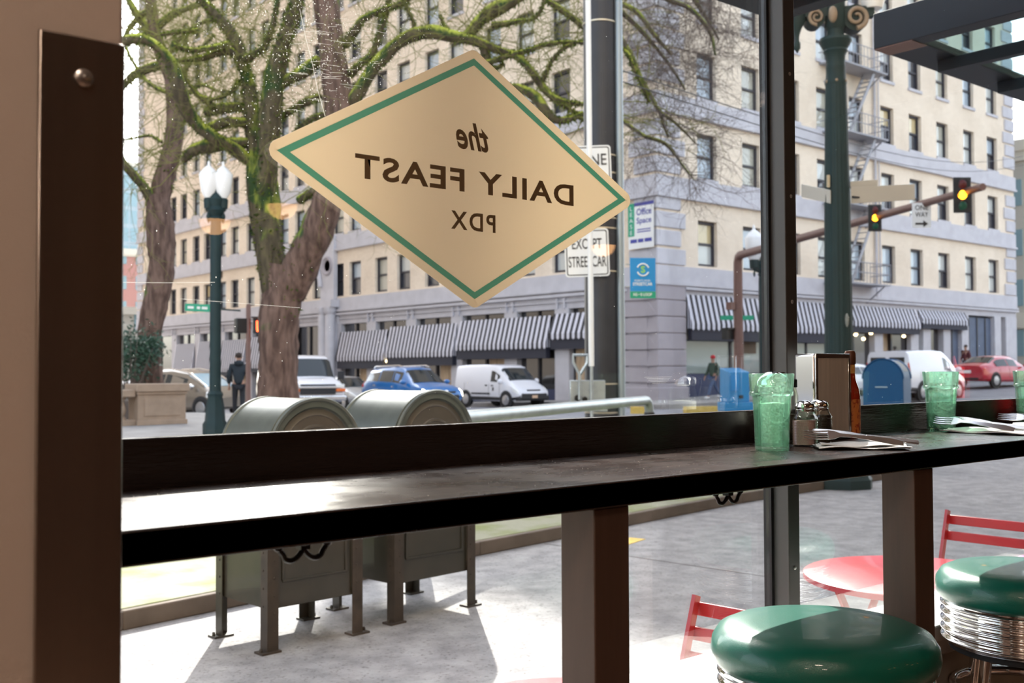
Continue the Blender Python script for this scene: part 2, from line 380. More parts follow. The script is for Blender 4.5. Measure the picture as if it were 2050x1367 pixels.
# ------------------------------------------------------------------ counter
def worktop_mat():
    # lacquered wood with its grain along the counter: an anisotropic sheen across the grain
    m = bpy.data.materials.new('worktop_lacquer'); m.use_nodes = True; n = m.node_tree.nodes; l = m.node_tree.links; b = n['Principled BSDF']
    tc = n.new('ShaderNodeTexCoord'); mp = n.new('ShaderNodeMapping'); mp.inputs['Scale'].default_value = (.8, 14, 14); l.new(tc.outputs['Object'], mp.inputs[0])
    nz = n.new('ShaderNodeTexNoise'); nz.inputs['Scale'].default_value = 7; nz.inputs['Detail'].default_value = 7; l.new(mp.outputs[0], nz.inputs['Vector'])
    rp = n.new('ShaderNodeValToRGB'); rp.color_ramp.elements[0].position = .35; rp.color_ramp.elements[1].position = .7; rp.color_ramp.elements[0].color = (.012, .007, .006, 1); rp.color_ramp.elements[1].color = (.055, .036, .031, 1)
    l.new(nz.outputs[0], rp.inputs[0]); l.new(rp.outputs[0], b.inputs['Base Color'])
    n2 = n.new('ShaderNodeTexNoise'); n2.inputs['Scale'].default_value = 11; n2.inputs['Detail'].default_value = 8; l.new(tc.outputs['Object'], n2.inputs['Vector'])
    mr = n.new('ShaderNodeMapRange'); mr.inputs[1].default_value = .35; mr.inputs[2].default_value = .65; mr.inputs[3].default_value = .22; mr.inputs[4].default_value = .36; l.new(n2.outputs[0], mr.inputs[0]); l.new(mr.outputs[0], b.inputs['Roughness'])
    b.inputs['Anisotropic'].default_value = .85; tg = n.new('ShaderNodeCombineXYZ'); tg.inputs[1].default_value = 1; l.new(tg.outputs[0], b.inputs['Tangent'])
    b.inputs['Specular IOR Level'].default_value = .5
    return m
ct = thing('window_counter', 'long dark wooden counter with raised back board below the windows', 'counter', (0, 0, 0))
MB().box(.354, 5.58, 1.055, 1.40, 1.033, 1.07).build('worktop', worktop_mat(), ct, bevel=.0025)
MB().box(.354, 5.58, 1.402, 1.424, 1.033, 1.139).build('back_board', MATS['espresso_wood'], ct, bevel=.002)
for x in (1.034, 1.893, 4.4):
    MB().box(x, x + .07, 1.062, 1.132, 0, 1.0325).build('leg', MATS['espresso_leg'], ct, bevel=.002)
for hx, hy in ((.585, 1.075), (1.345, 1.075), (2.6, 1.1)):
    h = MB(); 
    pts = []
    for i in range(33):
        t = i / 32; xx = (t - .5) * .062; zz = -.0125 * abs(math.sin(t * 2 * PI)) ** .8 - (.003 if .1 < t < .9 else 0)
        pts.append(Vector((xx, 0, zz)))
    h.tube(pts, .0032, 8); h.cb((0, 0, .001), .012, .012, .010); h.ell(pts[0], .0052, .0052, .004); h.ell(pts[-1], .0052, .0052, .004)
    ho = h.build('double_hook', MATS['black_iron'], ct); ho.location = (hx, hy, 1.030); ho['label'] = 'black iron double hook'

mat('crumb', (.75, .72, .66), .8)
d = MB(); rq = random.Random(77)
for i in range(420):
    s = rq.choice([.0004, .0005, .0007]); d.ell((rq.uniform(.37, 3.2), rq.uniform(1.062, 1.385), 1.0703 + s * .3), s * rq.uniform(.8, 2), s, s * .4, 6, 4)
tag(d.build('counter_dust', MATS['crumb'], smooth=0), 'tiny pale dust grains scattered over the dark counter top', 'dust', kind='stuff')
# ------------------------------------------------------------------ things on the counter
CZ = 1.0703
tum = plastic_mat('green_tumbler_plastic', (.76, .95, .85), .10, .08)
mat('water', (.9, 1, .95), .02)
def tumbler(label, x, y, rz=0):
    t = thing('water_tumbler', label, 'glass', (x, y, CZ), rz, 'green plastic tumblers on the counter')
    fl = lambda a: 1 - .045 * abs(math.sin(a * 5)) 
    MB().lathe([(.0, .0), (.0325, .0), (.034, .004), (.0352, .05), (.0385, .1045)], n=60, squ=fl, cap=False).lathe([(.0, .008), (.031, .008), (.0325, .05), (.0355, .1045)], n=60, cap=False).build('tumbler_body', tum, t, smooth=50)
    MB().lathe([(.0385, .1045), (.0425, .1075), (.0428, .112), (.0412, .114), (.0436, .148), (.0424, .149), (.0395, .112), (.0355, .1045)], n=48, cap=False).build('rim_band', tum, t, smooth=40)
    return t
T1 = tumbler('green ribbed plastic tumbler standing in front of the sugar shaker', 1.70, 1.25)
dup(T1, (2.53, 1.345, CZ), .3, 'green ribbed plastic tumbler alone on the counter before the blue mailbox')
dup(T1, (3.005, 1.335, CZ), .1, 'green ribbed plastic tumbler at the right edge beside the ketchup bottle')

clear = glass_pane_mat('clear_glass', (.93, .95, .92), .10, .02)
mat('salt_pink_reflection', (.62, .36, .32), .8, noise_amt=.2, noise_scale=300); mat('pepper', (.07, .055, .035), .9, noise_amt=.5, noise_scale=400)  # salt tinted to imitate a pinkish reflection
mat('sugar', (.86, .86, .80), .8)
def shaker(name, label, x, y, rz, fill, fh):
    t = thing(name, label, 'shaker', (x, y, CZ), rz, 'glass shakers by the napkin dispenser')
    sq = lambda a: min(1 / max(abs(math.cos(a)), 1e-3), 1 / max(abs(math.sin(a)), 1e-3), 1.18)
    prof = [(0, 0), (.0215, 0), (.0235, .003)]
    for i in range(9): prof += [(.0235, .005 + i * .0055), (.0228, .0078 + i * .0055)]
    prof += [(.0235, .056), (.018, .066), (.0165, .073)]
    MB().lathe(prof, n=48, squ=sq).build('jar', clear, t, smooth=25)
    MB().lathe([(0, .003), (.0205, .003), (.0205, fh), (0, fh + .001)], n=32, squ=sq).build('filling', fill, t)
    MB().lathe([(.0175, .070), (.0195, .071), (.0195, .074), (.0185, .075), (.0195, .077), (.0195, .081), (.0175, .087), (.010, .092), (0, .093)], n=32).build('cap', MATS['chrome'], t)
    return t
shaker('salt_shaker', 'square ribbed glass salt shaker with chrome cap, its salt coloured with a painted pinkish reflection', 1.842, 1.272, .35, MATS['salt_pink_reflection'], .052)
shaker('pepper_shaker', 'dark pepper shaker behind the salt shaker, chrome cap', 1.918, 1.290, .2, MATS['pepper'], .060)
t = thing('sugar_shaker', 'glass sugar shaker with domed chrome lid behind the green tumbler', 'shaker', (1.835, 1.345, CZ), 0)
MB().lathe([(0, 0), (.032, 0), (.034, .01), (.034, .10), (.029, .125)], n=32).build('jar', clear, t)
MB().lathe([(0, .004), (.031, .004), (.031, .085), (0, .088)], n=32).build('filling', MATS['sugar'], t)
MB().lathe([(.030, .120), (.034, .123), (.034, .132), (.030, .140), (.018, .149), (.008, .153), (0, .153)], n=32).box(.004, .030, -.008, .008, .143, .151).build('lid', MATS['chrome'], t)
t = thing('glass_jar', 'small glass jar with black lid between sugar shaker and napkin holder', 'jar', (1.906, 1.358, CZ), 0)
MB().lathe([(0, 0), (.020, 0), (.021, .01), (.021, .10), (.017, .115), (.017, .120)], n=28).build('jar', clear, t)
MB().lathe([(0, .005), (.018, .005), (.018, .06), (0, .062)], n=28).build('filling', MATS['pepper'], t)
MB().lathe([(.019, .118), (.019, .134), (.017, .136), (0, .136)], n=28).build('lid', MATS['gasket'], t)

t = thing('napkin_dispenser', 'tall upright chrome napkin dispenser with beige front panel', 'napkin holder', (1.974, 1.333, CZ), 0)
MB().box(0, .132, .0, .058, 0, .010).build('base', MATS['gasket'], t, bevel=.002)
b = MB().box(0, .132, .0035, .058, .010, .191)
b.build('case', MATS['chrome'], t, bevel=.006, seg=3)
fr = MB()
fr.box(0, .132, .0, .0035, .182, .191).box(0, .132, 0, .0035, .010, .018).box(0, .007, 0, .0035, .018, .182).box(.125, .132, 0, .0035, .018, .182)
fr.build('front_frame', MATS['chrome'], t, bevel=.001)
mat('napkin_plate', (.72, .63, .53), .42, .12, noise_amt=.15, noise_scale=12, stretch=(6, 1, .3))
MB().box(.0075, .1245, .0012, .0034, .0185, .1815).build('front_panel', MATS['napkin_plate'], t)

mat('sauce_red', (.40, .03, .008), .15, coat=1); mat('wood_cap', (.16, .05, .02), .55, noise_amt=.4, noise_scale=40, stretch=(1, 1, .2)); 
mat('label_orange', (.85, .30, .06), .5, col2=(.9, .62, .2), noise_scale=90); mat('label_red', (.38, .05, .015), .45, col2=(.70, .22, .05), noise_scale=70, contrast=(.5, .56))
t = thing('hot_sauce_bottle', 'red hot sauce bottle with round wooden cap behind the napkin holder', 'bottle', (2.135, 1.352, CZ), 0)
MB().lathe([(0, 0), (.020, 0), (.0215, .004), (.0215, .095), (.019, .112), (.012, .132), (.0105, .150), (.0105, .168)], n=32).build('bottle_body', MATS['sauce_red'], t)
MB().lathe([(.0218, .012), (.0218, .088), (.0214, .088), (.0214, .012), (.0218, .012)], n=32, cap=False).build('front_label', MATS['label_red'], t)
MB().lathe([(.0108, .137), (.0108, .166), (.0104, .166), (.0104, .137), (.0108, .137)], n=24, cap=False).build('neck_label', MATS['label_orange'], t)
MB().lathe([(.0115, .167), (.0125, .170), (.0128, .178), (.0128, .192), (.010, .198), (0, .199)], n=24).build('cap', MATS['wood_cap'], t)
mat('ketchup_red', (.62, .02, .02), .35)
t = thing('ketchup_bottle', 'red plastic ketchup squeeze bottle at the right edge of the counter', 'bottle', (3.10, 1.335, CZ), 0)
MB().lathe([(0, 0), (.028, 0), (.030, .005), (.030, .135), (.027, .150), (.025, .152)], n=32).build('bottle_body', MATS['ketchup_red'], t)
MB().lathe([(.030, .150), (.031, .158), (.029, .160), (.012, .163), (.010, .168), (.0045, .190), (.004, .195), (0, .195)], n=32).build('nozzle_cap', MATS['ketchup_red'], t)

mat('napkin_paper', (.85, .83, .80), .9, bump=.15, noise_scale=80)
def napkin(name, label, a, b, wid, seed):
    a = Vector(a); b = Vector(b); L = (b - a).length; ux = (b - a).normalized(); uy = Vector((-ux.y, ux.x, 0)); rr = random.Random(seed)
    t = thing(name, label, 'napkin', (a.x, a.y, CZ + .0008), math.atan2(ux.y, ux.x))
    for lay in range(2):
        nx, ny = 22, 10; m = MB(); vs = []; ph = rr.uniform(0, 6)
        for s in (1, 0):
            for i in range(nx + 1):
                for j in range(ny + 1):
                    u = i / nx; v = j / ny - .5
                    z = .003 * lay + .0022 * (1 + math.sin(u * 9 + ph + v * 4)) + .0016 * math.sin(v * 14 + ph) + .0035 * (1 - (2 * v) ** 2) * (1 if lay else .3)
                    z = max(.0002 + .002 * lay, z) + .0010 * s
                    vs.append((u * L * (1 - .07 * lay) + .008 * lay, v * wid * (1 - .2 * lay) * (1 + .12 * math.sin(u * 5 + ph)) + .006 * lay, z))
        off = (nx + 1) * (ny + 1); fs = []
        for i in range(nx):
            for j in range(ny):
                q = i * (ny + 1) + j; fs.append((q, q + 1, q + ny + 2, q + ny + 1)); fs.append((off + q, off + q + ny + 1, off + q + ny + 2, off + q + 1))
        for i in range(nx):
            for j in (0, ny):
                q = i * (ny + 1) + j; fs.append((q, q + ny + 1, off + q + ny + 1, off + q))
        for j in range(ny):
            for i in (0, nx):
                q = i * (ny + 1) + j; fs.append((q, q + 1, off + q + 1, off + q))
        m.add(vs, fs); m.build('napkin_ply', MATS['napkin_paper'], t, smooth=60)
    return t
mat('cutlery', (.80, .80, .82), .22, 1)
def fork(label, p, rz, tilt):
    t = thing('dinner_fork', label, 'fork', p, rz, 'steel forks laid on the napkins'); t.rotation_euler = (0, -tilt, rz)
    h = MB(); pts = [(0, 0, 0), (.03, 0, .001), (.08, 0, .003), (.11, 0, .002), (.125, 0, 0)]
    prev = None; vs = []
    prof = [(0, .006), (.02, .0085), (.06, .006), (.10, .0035), (.122, .0045), (.132, .010), (.145, .0125)]
    zf = lambda x: .004 * math.sin(x / .19 * PI * 1.2) - (0 if x < .12 else (x - .12) * .12)
    vs = []; fs = []
    for x, w in prof:
        for y, dz in ((-w, 0), (w, 0), (w, -.0018), (-w, -.0018)): vs.append((x, y, zf(x) + dz))
    for i in range(len(prof) - 1):
        for j in range(4): q = i * 4 + j; r_ = i * 4 + (j + 1) % 4; fs.append((q, r_, r_ + 4, q + 4))
    fs += [(3, 2, 1, 0), tuple(range(len(vs) - 4, len(vs)))]
    h.add(vs, fs).build('handle', MATS['cutlery'], t, bevel=.0006)
    for k in range(4):
        y = -.0098 + k * .0065
        MB().tube([(.143, y, zf(.143) - .001), (.16, y, zf(.16) - .0015), (.178, y * .97, zf(.178) - .0005), (.190, y * .95, zf(.19) + .002)], [.0017, .0016, .0014, .0007], 6).build('tine', MATS['cutlery'], t)
    return t
def knife(label, p, rz, tilt):
    t = thing('table_knife', label, 'knife', p, rz, 'steel knives laid on the napkins'); t.rotation_euler = (0, -tilt, rz)
    MB().prism([(0, -.006), (.05, -.0065), (.10, -.005), (.10, .005), (.05, .0065), (0, .006)], -.002, .002, Matrix()).build('handle', MATS['cutlery'], t, bevel=.0012)
    MB().prism([(.10, -.005), (.13, -.009), (.17, -.010), (.20, -.006), (.212, .002), (.205, .007), (.10, .005)], -.0008, .0008, Matrix()).build('blade', MATS['cutlery'], t, bevel=.0004)
    return t
def setting(a, b, where, seed, swap=False):
    a = Vector(a); b = Vector(b); u = (b - a).normalized(); v = Vector((-u.y, u.x))
    napkin('paper_napkin', 'folded white paper napkin under cutlery, ' + where, (a.x, a.y, 0), (b.x, b.y, 0), .085, seed)
    rz = math.atan2(-u.y, -u.x)
    f0 = a + u * .165 - v * .012; k0 = a + u * .20 + v * .016
    F_ = fork('steel fork with tines raised on the napkin, ' + where, (f0.x, f0.y, CZ + .012), rz + .05, R(7))
    K_ = knife('steel knife with raised blade on the napkin, ' + where, (k0.x, k0.y, CZ + .012), rz - .12, R(6)); F_.rotation_euler[0] = R(-46); K_.rotation_euler[0] = R(-30)
setting((1.798, 1.218), (1.915, 1.088), 'beside the shakers', 3)
setting((2.50, 1.315), (2.52, 1.10), 'right of the lone tumbler', 5)
setting((2.80, 1.30), (2.86, 1.09), 'nearest the ketchup bottle', 8)

# ------------------------------------------------------------------ stools
def leather():
    m = mat('green_vinyl', (.004, .135, .095), .30, bump=.12, noise_scale=500, coat=.25); return m
leather(); mat('rubber', (.02, .02, .02), .8)
def stool(label, x, y, rz):
    t = thing('diner_stool', label, 'stool', (x, y, 0), rz, 'chrome stools with green seats at the counter')
    MB().lathe([(.172, .680), (.186, .684), (.195, .696), (.1985, .712), (.196, .730), (.185, .747), (.165, .756), (.12, .760), (.06, .7615), (0, .762)], n=72).build('seat', MATS['green_vinyl'], t, smooth=80)
    pr = [(.17, .586)]
    for i in range(5):
        for q in range(10): z = .590 + (i + q / 10) * .0188; pr += [(.1835 + .0045 * math.sin(q / 10 * 2 * PI - PI / 2), z)]
    pr += [(.186, .684), (.17, .686)]
    MB().lathe(pr, n=144).build('ribbed_band', MATS['chrome'], t, smooth=70)
    MB().lathe([(0, .575), (.17, .575), (.17, .586), (0, .586)], n=40).build('seat_pan', MATS['gasket'], t)
    for k in range(4):
        a = PI / 4 + k * PI / 2; c, s_ = math.cos(a), math.sin(a)
        MB().tube([(c * .140, s_ * .140, .578), (c * .158, s_ * .158, .45), (c * .20, s_ * .20, .012)], .0125, 14).build('leg', MATS['chrome'], t)
        MB().lathe([(0, 0), (.017, 0), (.017, .02), (.013, .024)], c=(c * .2005, s_ * .2005, 0), n=14).build('foot_cap', MATS['rubber'], t)
    for zz, rr_ in ((.485, .166), (.22, .190)):
        ring = [(math.cos(2 * PI * i / 48) * rr_, math.sin(2 * PI * i / 48) * rr_, zz) for i in range(49)]
        MB().tube(ring, .0125, 12, cap=False).build('foot_ring', MATS['chrome'], t)
    return t
S1 = stool('chrome diner stool with green seat nearest the camera', 1.640, 1.10, .2); S1.scale = (1, 1, 1.016)
dup(S1, (2.45, 1.10, 0), .55, 'chrome diner stool with green seat cut by the right edge')

mat('fill_glow', (1, .85, .65), .4, emit=(1, .78, .62), es=30)
for x, y in ((-.6, -.1), (-2.2, -1.6), (-3.3, -.4)):  # unseen fill lights added to brighten the beige wall at the left
    t = thing('fill_light', 'round warm fill light added out of view inside the diner', 'lamp', (x, y, 3.2), 0, 'added fill lights of the diner')
    MB().lathe([(0, -.05), (.20, -.05), (.20, -.045), (0, -.045)], n=32).build('diffuser', MATS['fill_glow'], t); MB().lathe([(.21, -.055), (.22, -.05), (.22, 0), (.21, 0), (.21, -.055)], n=32, cap=False).build('rim', MATS['chrome_satin'], t)
# ------------------------------------------------------------------ pendant lamps inside (seen as reflections)
mat('lamp_glow', (1, .75, .45), .4, emit=(1, .50, .20), es=4)
mat('lamp_metal', (.25, .12, .05), .35, .8)
for i, (x, y, z) in enumerate(((2.56, -2, 2.08), (3.72, -2, 2.25), (2.19, -2.0, 1.97), (4.11, -2, 2.0), (4.9, -2, 2.04))):
    t = thing('pendant_lamp', 'warm glowing pendant lamp hanging inside the diner', 'lamp', (x, y, z), 0, 'pendant lamps over the dining room')
    MB().ell((0, 0, 0), .075, .075, .07, 16, 10).build('bulb', MATS['lamp_glow'], t)
    MB().lathe([(.10, .0), (.085, .07), (.03, .11), (.012, .15), (.0, .15)], n=24, cap=False).build('lamp_shade', MATS['lamp_metal'], t)
    MB().tube([(0, 0, .15), (0, 0, 3.2 - z)], .004, 6).build('cord', MATS['gasket'], t)
# ================================================================== the ground outside
mat('pavement', (.31, .305, .31), .9, noise_amt=0, col2=(.17, .165, .175), noise_scale=6.5, bump=.35, bump_scale=38, contrast=(.3, .7))
_m = MATS['pavement']; _n = _m.node_tree.nodes; _l = _m.node_tree.links; _b = _n['Principled BSDF']; _src = _b.inputs['Base Color'].links[0].from_socket
_tc = _n.new('ShaderNodeTexCoord'); _v = _n.new('ShaderNodeTexNoise'); _v.inputs['Scale'].default_value = 55; _v.inputs['Detail'].default_value = 3; _l.new(_tc.outputs['Object'], _v.inputs['Vector'])
_r = _n.new('ShaderNodeValToRGB'); _r.color_ramp.elements[0].position = .30; _r.color_ramp.elements[1].position = .42; _r.color_ramp.elements[0].color = (.5, .48, .48, 1)
_x = _n.new('ShaderNodeMixRGB'); _x.blend_type = 'MULTIPLY'; _x.inputs[0].default_value = 1; _l.new(_v.outputs[0], _r.inputs[0]); _l.new(_src, _x.inputs[1]); _l.new(_r.outputs[0], _x.inputs[2]); _l.new(_x.outputs[0], _b.inputs['Base Color'])
mat('asphalt', (.25, .25, .27), .9, col2=(.19, .19, .21), noise_scale=1.1, bump=.2, bump_scale=30)
mat('concrete', (.33, .315, .30), .9, col2=(.25, .235, .23), noise_scale=1.7, bump=.2, bump_scale=20)
mat('mossy_concrete', (.23, .23, .17), .95, col2=(.15, .17, .06), noise_scale=1.2, bump=.3, bump_scale=25, contrast=(.42, .55))
mat('kerb_dark', (.14, .11, .09), .9, noise_amt=.3, noise_scale=4)
mat('joint_dark', (.10, .09, .085), .95)
mat('yellow_paint', (.75, .52, .12), .7, noise_amt=.25, noise_scale=9)
def sheet(name, x0, x1, y0, y1, dz, m, step=4, mask=None, thick=.06):
    nx = max(1, int((x1 - x0) / step)); ny = max(1, int((y1 - y0) / step)); mb = MB(); vs = []; fs = []
    for s in (0, -thick):
        for i in range(nx + 1):
            for j in range(ny + 1):
                x = x0 + (x1 - x0) * i / nx; y = y0 + (y1 - y0) * j / ny; vs.append((x, y, gz(x, y) + dz + s))
    o = (nx + 1) * (ny + 1)
    for i in range(nx):
        for j in range(ny): q = i * (ny + 1) + j; fs += [(q, q + ny + 1, q + ny + 2, q + 1), (o + q, o + q + 1, o + q + ny + 2, o + q + ny + 1)]
    for i in range(nx):
        for j in (0, ny): q = i * (ny + 1) + j; fs.append((q, q + ny + 1, o + q + ny + 1, o + q))
    for j in range(ny):
        for i in (0, nx): q = i * (ny + 1) + j; fs.append((q, q + 1, o + q + 1, o + q))
    return struct(mb.add(vs, fs).build(name, m, smooth=20))
sheet('street', -60, 140, -30, 220, -.17, MATS['asphalt'], 4)
sheet('pavement', -30, 60, 1.6, 9.6, 0, MATS['pavement'], 1.5, thick=.3)
sheet('pavement', -30, 14.5, 15.5, 120, 0, MATS['concrete'], 3, thick=.3)
sheet('pavement', 29.2, 68, 26.4, 92, 0, MATS['concrete'], 3, thick=.3)
# raised strip beyond the crooked kerb
k0 = [(-8.0, 3.9), (1.95, 5.55), (4.70, 6.06), (8.5, 6.66), (12.5, 7.0)]
poly = k0 + [(12.5, 9.55), (-8, 9.55)]
m = MB().prism(poly, GZ + .001, GZ + .105, Matrix())
struct(m.build('trim_raised_walk', MATS['mossy_concrete'], smooth=20, bevel=.012))
m = MB()
for a, b in zip(k0[:-1], k0[1:]): m.bar((a[0], a[1] - .02, GZ + .05), (b[0], b[1] - .02, GZ + .05), .05, .10)
struct(m.build('trim_kerb', MATS['kerb_dark'], bevel=.008))
# joint lines in the near slabs
m = MB()
for pts in (((1.75, 3.95), (2.25, 2.2)), ((-1.5, 3.8), (2.0, 4.2)), ((5.9, 1.9), (5.4, 6.1))):
    m.bar((*pts[0], GZ + .001), (*pts[1], GZ + .001), .007, .002)
struct(m.build('trim_slab_joints', MATS['joint_dark']))
m = MB(); p = at_z(1268, 1082, GZ); m.cb((p.x - .05, p.y, GZ + .002), .30, .14, .004, .3)
struct(m.build('trim_paint_mark', MATS['yellow_paint']))
m = MB()
for (a, b) in (((1262, 818), (1300, 818)), ((1371, 818), (1434, 817))):
    pa = at_z(*a, GZ); pb = at_z(*b, GZ); m.bar((pa.x, pa.y, GZ - .05), (pb.x, pb.y, GZ - .05), .25, .24)
struct(m.build('trim_yellow_kerb', MATS['yellow_paint']))

# ================================================================== corner building
K = 1.0976
bz = lambda z: 1.23 + (z - 1.23) * K
CX, CY = 29.9 * K, 27.2 * K
ROOF = 39.2
brick_mat('cream_brick_x', (.78, .66, .53), (.84, .72, .58), (.70, .60, .49), 2.2)
brick_mat('cream_brick_y', (.78, .66, .53), (.84, .72, .58), (.70, .60, .49), 2.2, True)
mat('grey_stone', (.56, .545, .58), .85, noise_amt=.12, noise_scale=1.5)
mat('grey_rustic', (.40, .365, .39), .85, noise_amt=.10, noise_scale=1.2)
mat('sash_dark', (.035, .034, .045), .5)
mat('shop_dark', (.012, .012, .018), .4)
mat('blue_panel', (.02, .03, .09), .5)
mat('door_blue_grey', (.10, .13, .20), .6, noise_amt=.2, noise_scale=3)
def pane(name, col, rough=.06): return mat(name, col, rough, spec=.9, coat=.6)
panes = [pane('pane_blind_sky', (.56, .58, .56)), pane('pane_sky', (.42, .50, .58)), pane('pane_dark', (.05, .055, .07)), pane('pane_curtain', (.46, .45, .38)), pane('pane_warm', (.62, .50, .28))]  # pale blind panes lightened to hold reflected sky in their colour
pane('shop_glass', (.30, .35, .32)); pane('shop_glass_dark', (.02, .02, .022)); mat('shop_curtain', (.55, .40, .26), .8, noise_amt=.4, noise_scale=2, stretch=(3, 3, .5))
mat('shop_light', (1, .8, .5), .4, emit=(1, .75, .4), es=5)
sill = [5.3, 8.8, 12.05, 15.15, 18.25, 21.35, 24.45, 27.55, 30.65, 33.4]
fl = [(bz(s), bz(s + 1.82)) for s in sill]
LY = [74.5, 72.6, 70.4, 68.5, 66.1, 64.2, 61.9, 60.0, 57.4, 55.4, 53.3, 51.0, 49.2, 46.6, 44.5, 42.0, 40.0, 37.2, 34.9, 32.6, 30.3]
RX = [32.9, 35.75, 38.6, 41.1, 43.7, 46.4, 49.0, 51.7, 54.5, 57.1]
L0, L1 = CY, 81.5 * K; R0, R1 = CX, 59.6 * K
WW = 1.30
bld = thing('hotel_building', 'cream brick corner building with grey stone bands and striped awnings', 'building', (CX, CY, 0))
# two facades: u runs along the wall away from the corner, n points out of the wall
def frame(side):
    if side == 'L': return Vector((0, 1, 0)), Vector((-1, 0, 0))
    return Vector((1, 0, 0)), Vector((0, -1, 0))
def fbox(mb, side, u0, u1, z0, z1, d0, d1, mi=None):
    # d measured outwards from the wall face
    if side == 'L': mb.box(-d1, -d0, u0, u1, z0, z1, mi)
    else: mb.box(u0, u1, -d1, -d0, z0, z1, mi)
wins = {'L': [y * K - CY for y in LY], 'R': [x * K - CX for x in RX]}
Z0 = -3.0
for side, ulen in (('L', L1 - L0), ('R', R1 - R0)):
    us = sorted(wins[side]); mb = MB()
    zc = bz(5.0)
    edges = []; prev = -.0 if side == 'L' else .5
    for u in us:
        edges.append((prev, u - WW / 2)); prev = u + WW / 2
    edges.append((prev, ulen))
    zs = zc
    for zb, zt in fl:
        fbox(mb, side, 0 if side == 'L' else .5, ulen, zs, zb, -.5, 0)     # spandrel
        for a, b in edges:
            if b - a > .02: fbox(mb, side, a, b, zb, zt, -.5, 0)
        zs = zt
    fbox(mb, side, 0 if side == 'L' else .5, ulen, zs, ROOF, -.5, 0)
    mb.build('brick_wall', MATS['cream_brick_y' if side == 'L' else 'cream_brick_x'], bld, smooth=0)
MB().box(.5, R1 - R0 - .1, .5, L1 - L0 - .1, Z0, ROOF - .5).build('core', MATS['shop_dark'], bld, smooth=0)
# windows
def window_mesh(side, uc, z0, z1, kind):
    fr = MB(); u0, u1 = uc - WW / 2, uc + WW / 2
    fbox(fr, side, u0, u0 + .09, z0, z1, -.35, -.18); fbox(fr, side, u1 - .09, u1, z0, z1, -.35, -.18)
    fbox(fr, side, u0 + .09, u1 - .09, z1 - .12, z1, -.35, -.18); fbox(fr, side, u0 + .09, u1 - .09, z0, z0 + .12, -.35, -.18)
    zm = z0 + (z1 - z0) * .5; fbox(fr, side, u0 + .09, u1 - .09, zm - .05, zm + .05, -.35, -.20)
    return fr, zm
protos = {}
for side in 'RL':
    o_u = {}
    for fi, (z0, z1) in enumerate(fl):
        for wi, u in enumerate(wins[side]):
            if fi >= (4 if side == 'R' else 3): continue
            key = (side,)
            if key not in protos:
                fr, zm = window_mesh(side, 0, 0, fl[0][1] - fl[0][0], 0)
                protos[key] = (fr, zm)
            hh = z1 - z0
            if 'mesh' + side not in protos:
                w0 = protos[key][0].build('window', MATS['sash_dark'], bld, smooth=0)
                up = {}; lo = {}
                for k, pm_ in enumerate(panes):
                    for nm, a, b in (('u', hh * .5 + .05, hh - .12), ('l', .12, hh * .5 - .05)):
                        q = MB(); fbox(q, side, -WW / 2 + .09, WW / 2 - .09, a, b, -.33, -.29)
                        qo = q.build('pane', pm_, w0, smooth=0); up[(k, nm)] = qo.data; bpy.data.objects.remove(qo)
                protos['mesh' + side] = (w0, up); first = True
            else: first = False
            w0, pm = protos['mesh' + side]
            w = w0 if first else w0.copy()
            if not first: COL.objects.link(w); w.parent = bld
            w.location = (0, u, z0) if side == 'L' else (u, 0, z0)
            kk = rnd.choices((0, 1, 2, 3, 4), (8, 7, 1, 4, 1) if side == 'R' else (2, 3, 8, 2, .3))[0]; k2 = rnd.choice([kk, kk, 0, 2])  # right face favours the paler panes to imitate sky reflection
            for nm, k in (('u', kk), ('l', k2)):
                q = bpy.data.objects.new('pane', pm[(k, nm)]); COL.objects.link(q); q.parent = w
fr = [MB(), MB(), MB()]
for side in 'LR':
    for fi, (z0, z1) in enumerate(fl):
        if fi < (4 if side == 'R' else 3): continue
        for u in wins[side]:
            f_, zm = window_mesh(side, u, z0, z1, 0); fr[0].add(f_.v, f_.f, 0)
            fbox(fr[0], side, u - WW / 2 + .09, u + WW / 2 - .09, zm + .05, z1 - .12, -.33, -.29, rnd.choice([1, 1, 2, 3])); fbox(fr[0], side, u - WW / 2 + .09, u + WW / 2 - .09, z0 + .12, zm - .05, -.33, -.29, rnd.choice([1, 2, 3, 3]))
o = fr[0].build('upper_windows', [MATS['sash_dark'], panes[0], panes[1], panes[2]], bld, smooth=0); o['kind'] = 'stuff'
# sills
s = MB()
for side in 'LR':
    for z0, z1 in fl[1:]:
        for u in wins[side]: fbox(s, side, u - WW / 2 - .06, u + WW / 2 + .06, z0 - .16, z0, -.1, .08)
s.build('window_sills', MATS['grey_stone'], bld, smooth=0)
# stone bands and cornices
s = MB()
lu, ru = L1 - L0, R1 - R0
for z0, z1, d in ((bz(4.55), bz(5.20), .12), (bz(7.95), bz(8.68), .10), (bz(11.2), bz(11.9), .14), (bz(34.9), bz(36.3), .5)):
    fbox(s, 'L', 0, lu, z0, z1, -.05, d); fbox(s, 'R', 0, ru, z0, z1, -.05, d)
    s.box(-d, 0, -d, 0, z0, z1)
    fbox(s, 'L', 0, lu, z0 - .12, z0, -.05, d * .5 + .16); fbox(s, 'R', 0, ru, z0 - .12, z0, -.05, d * .5 + .16); s.box(-d * .5 - .16, 0, -d * .5 - .16, 0, z0 - .12, z0)
s.build('stone_band', MATS['grey_stone'], bld, smooth=0)
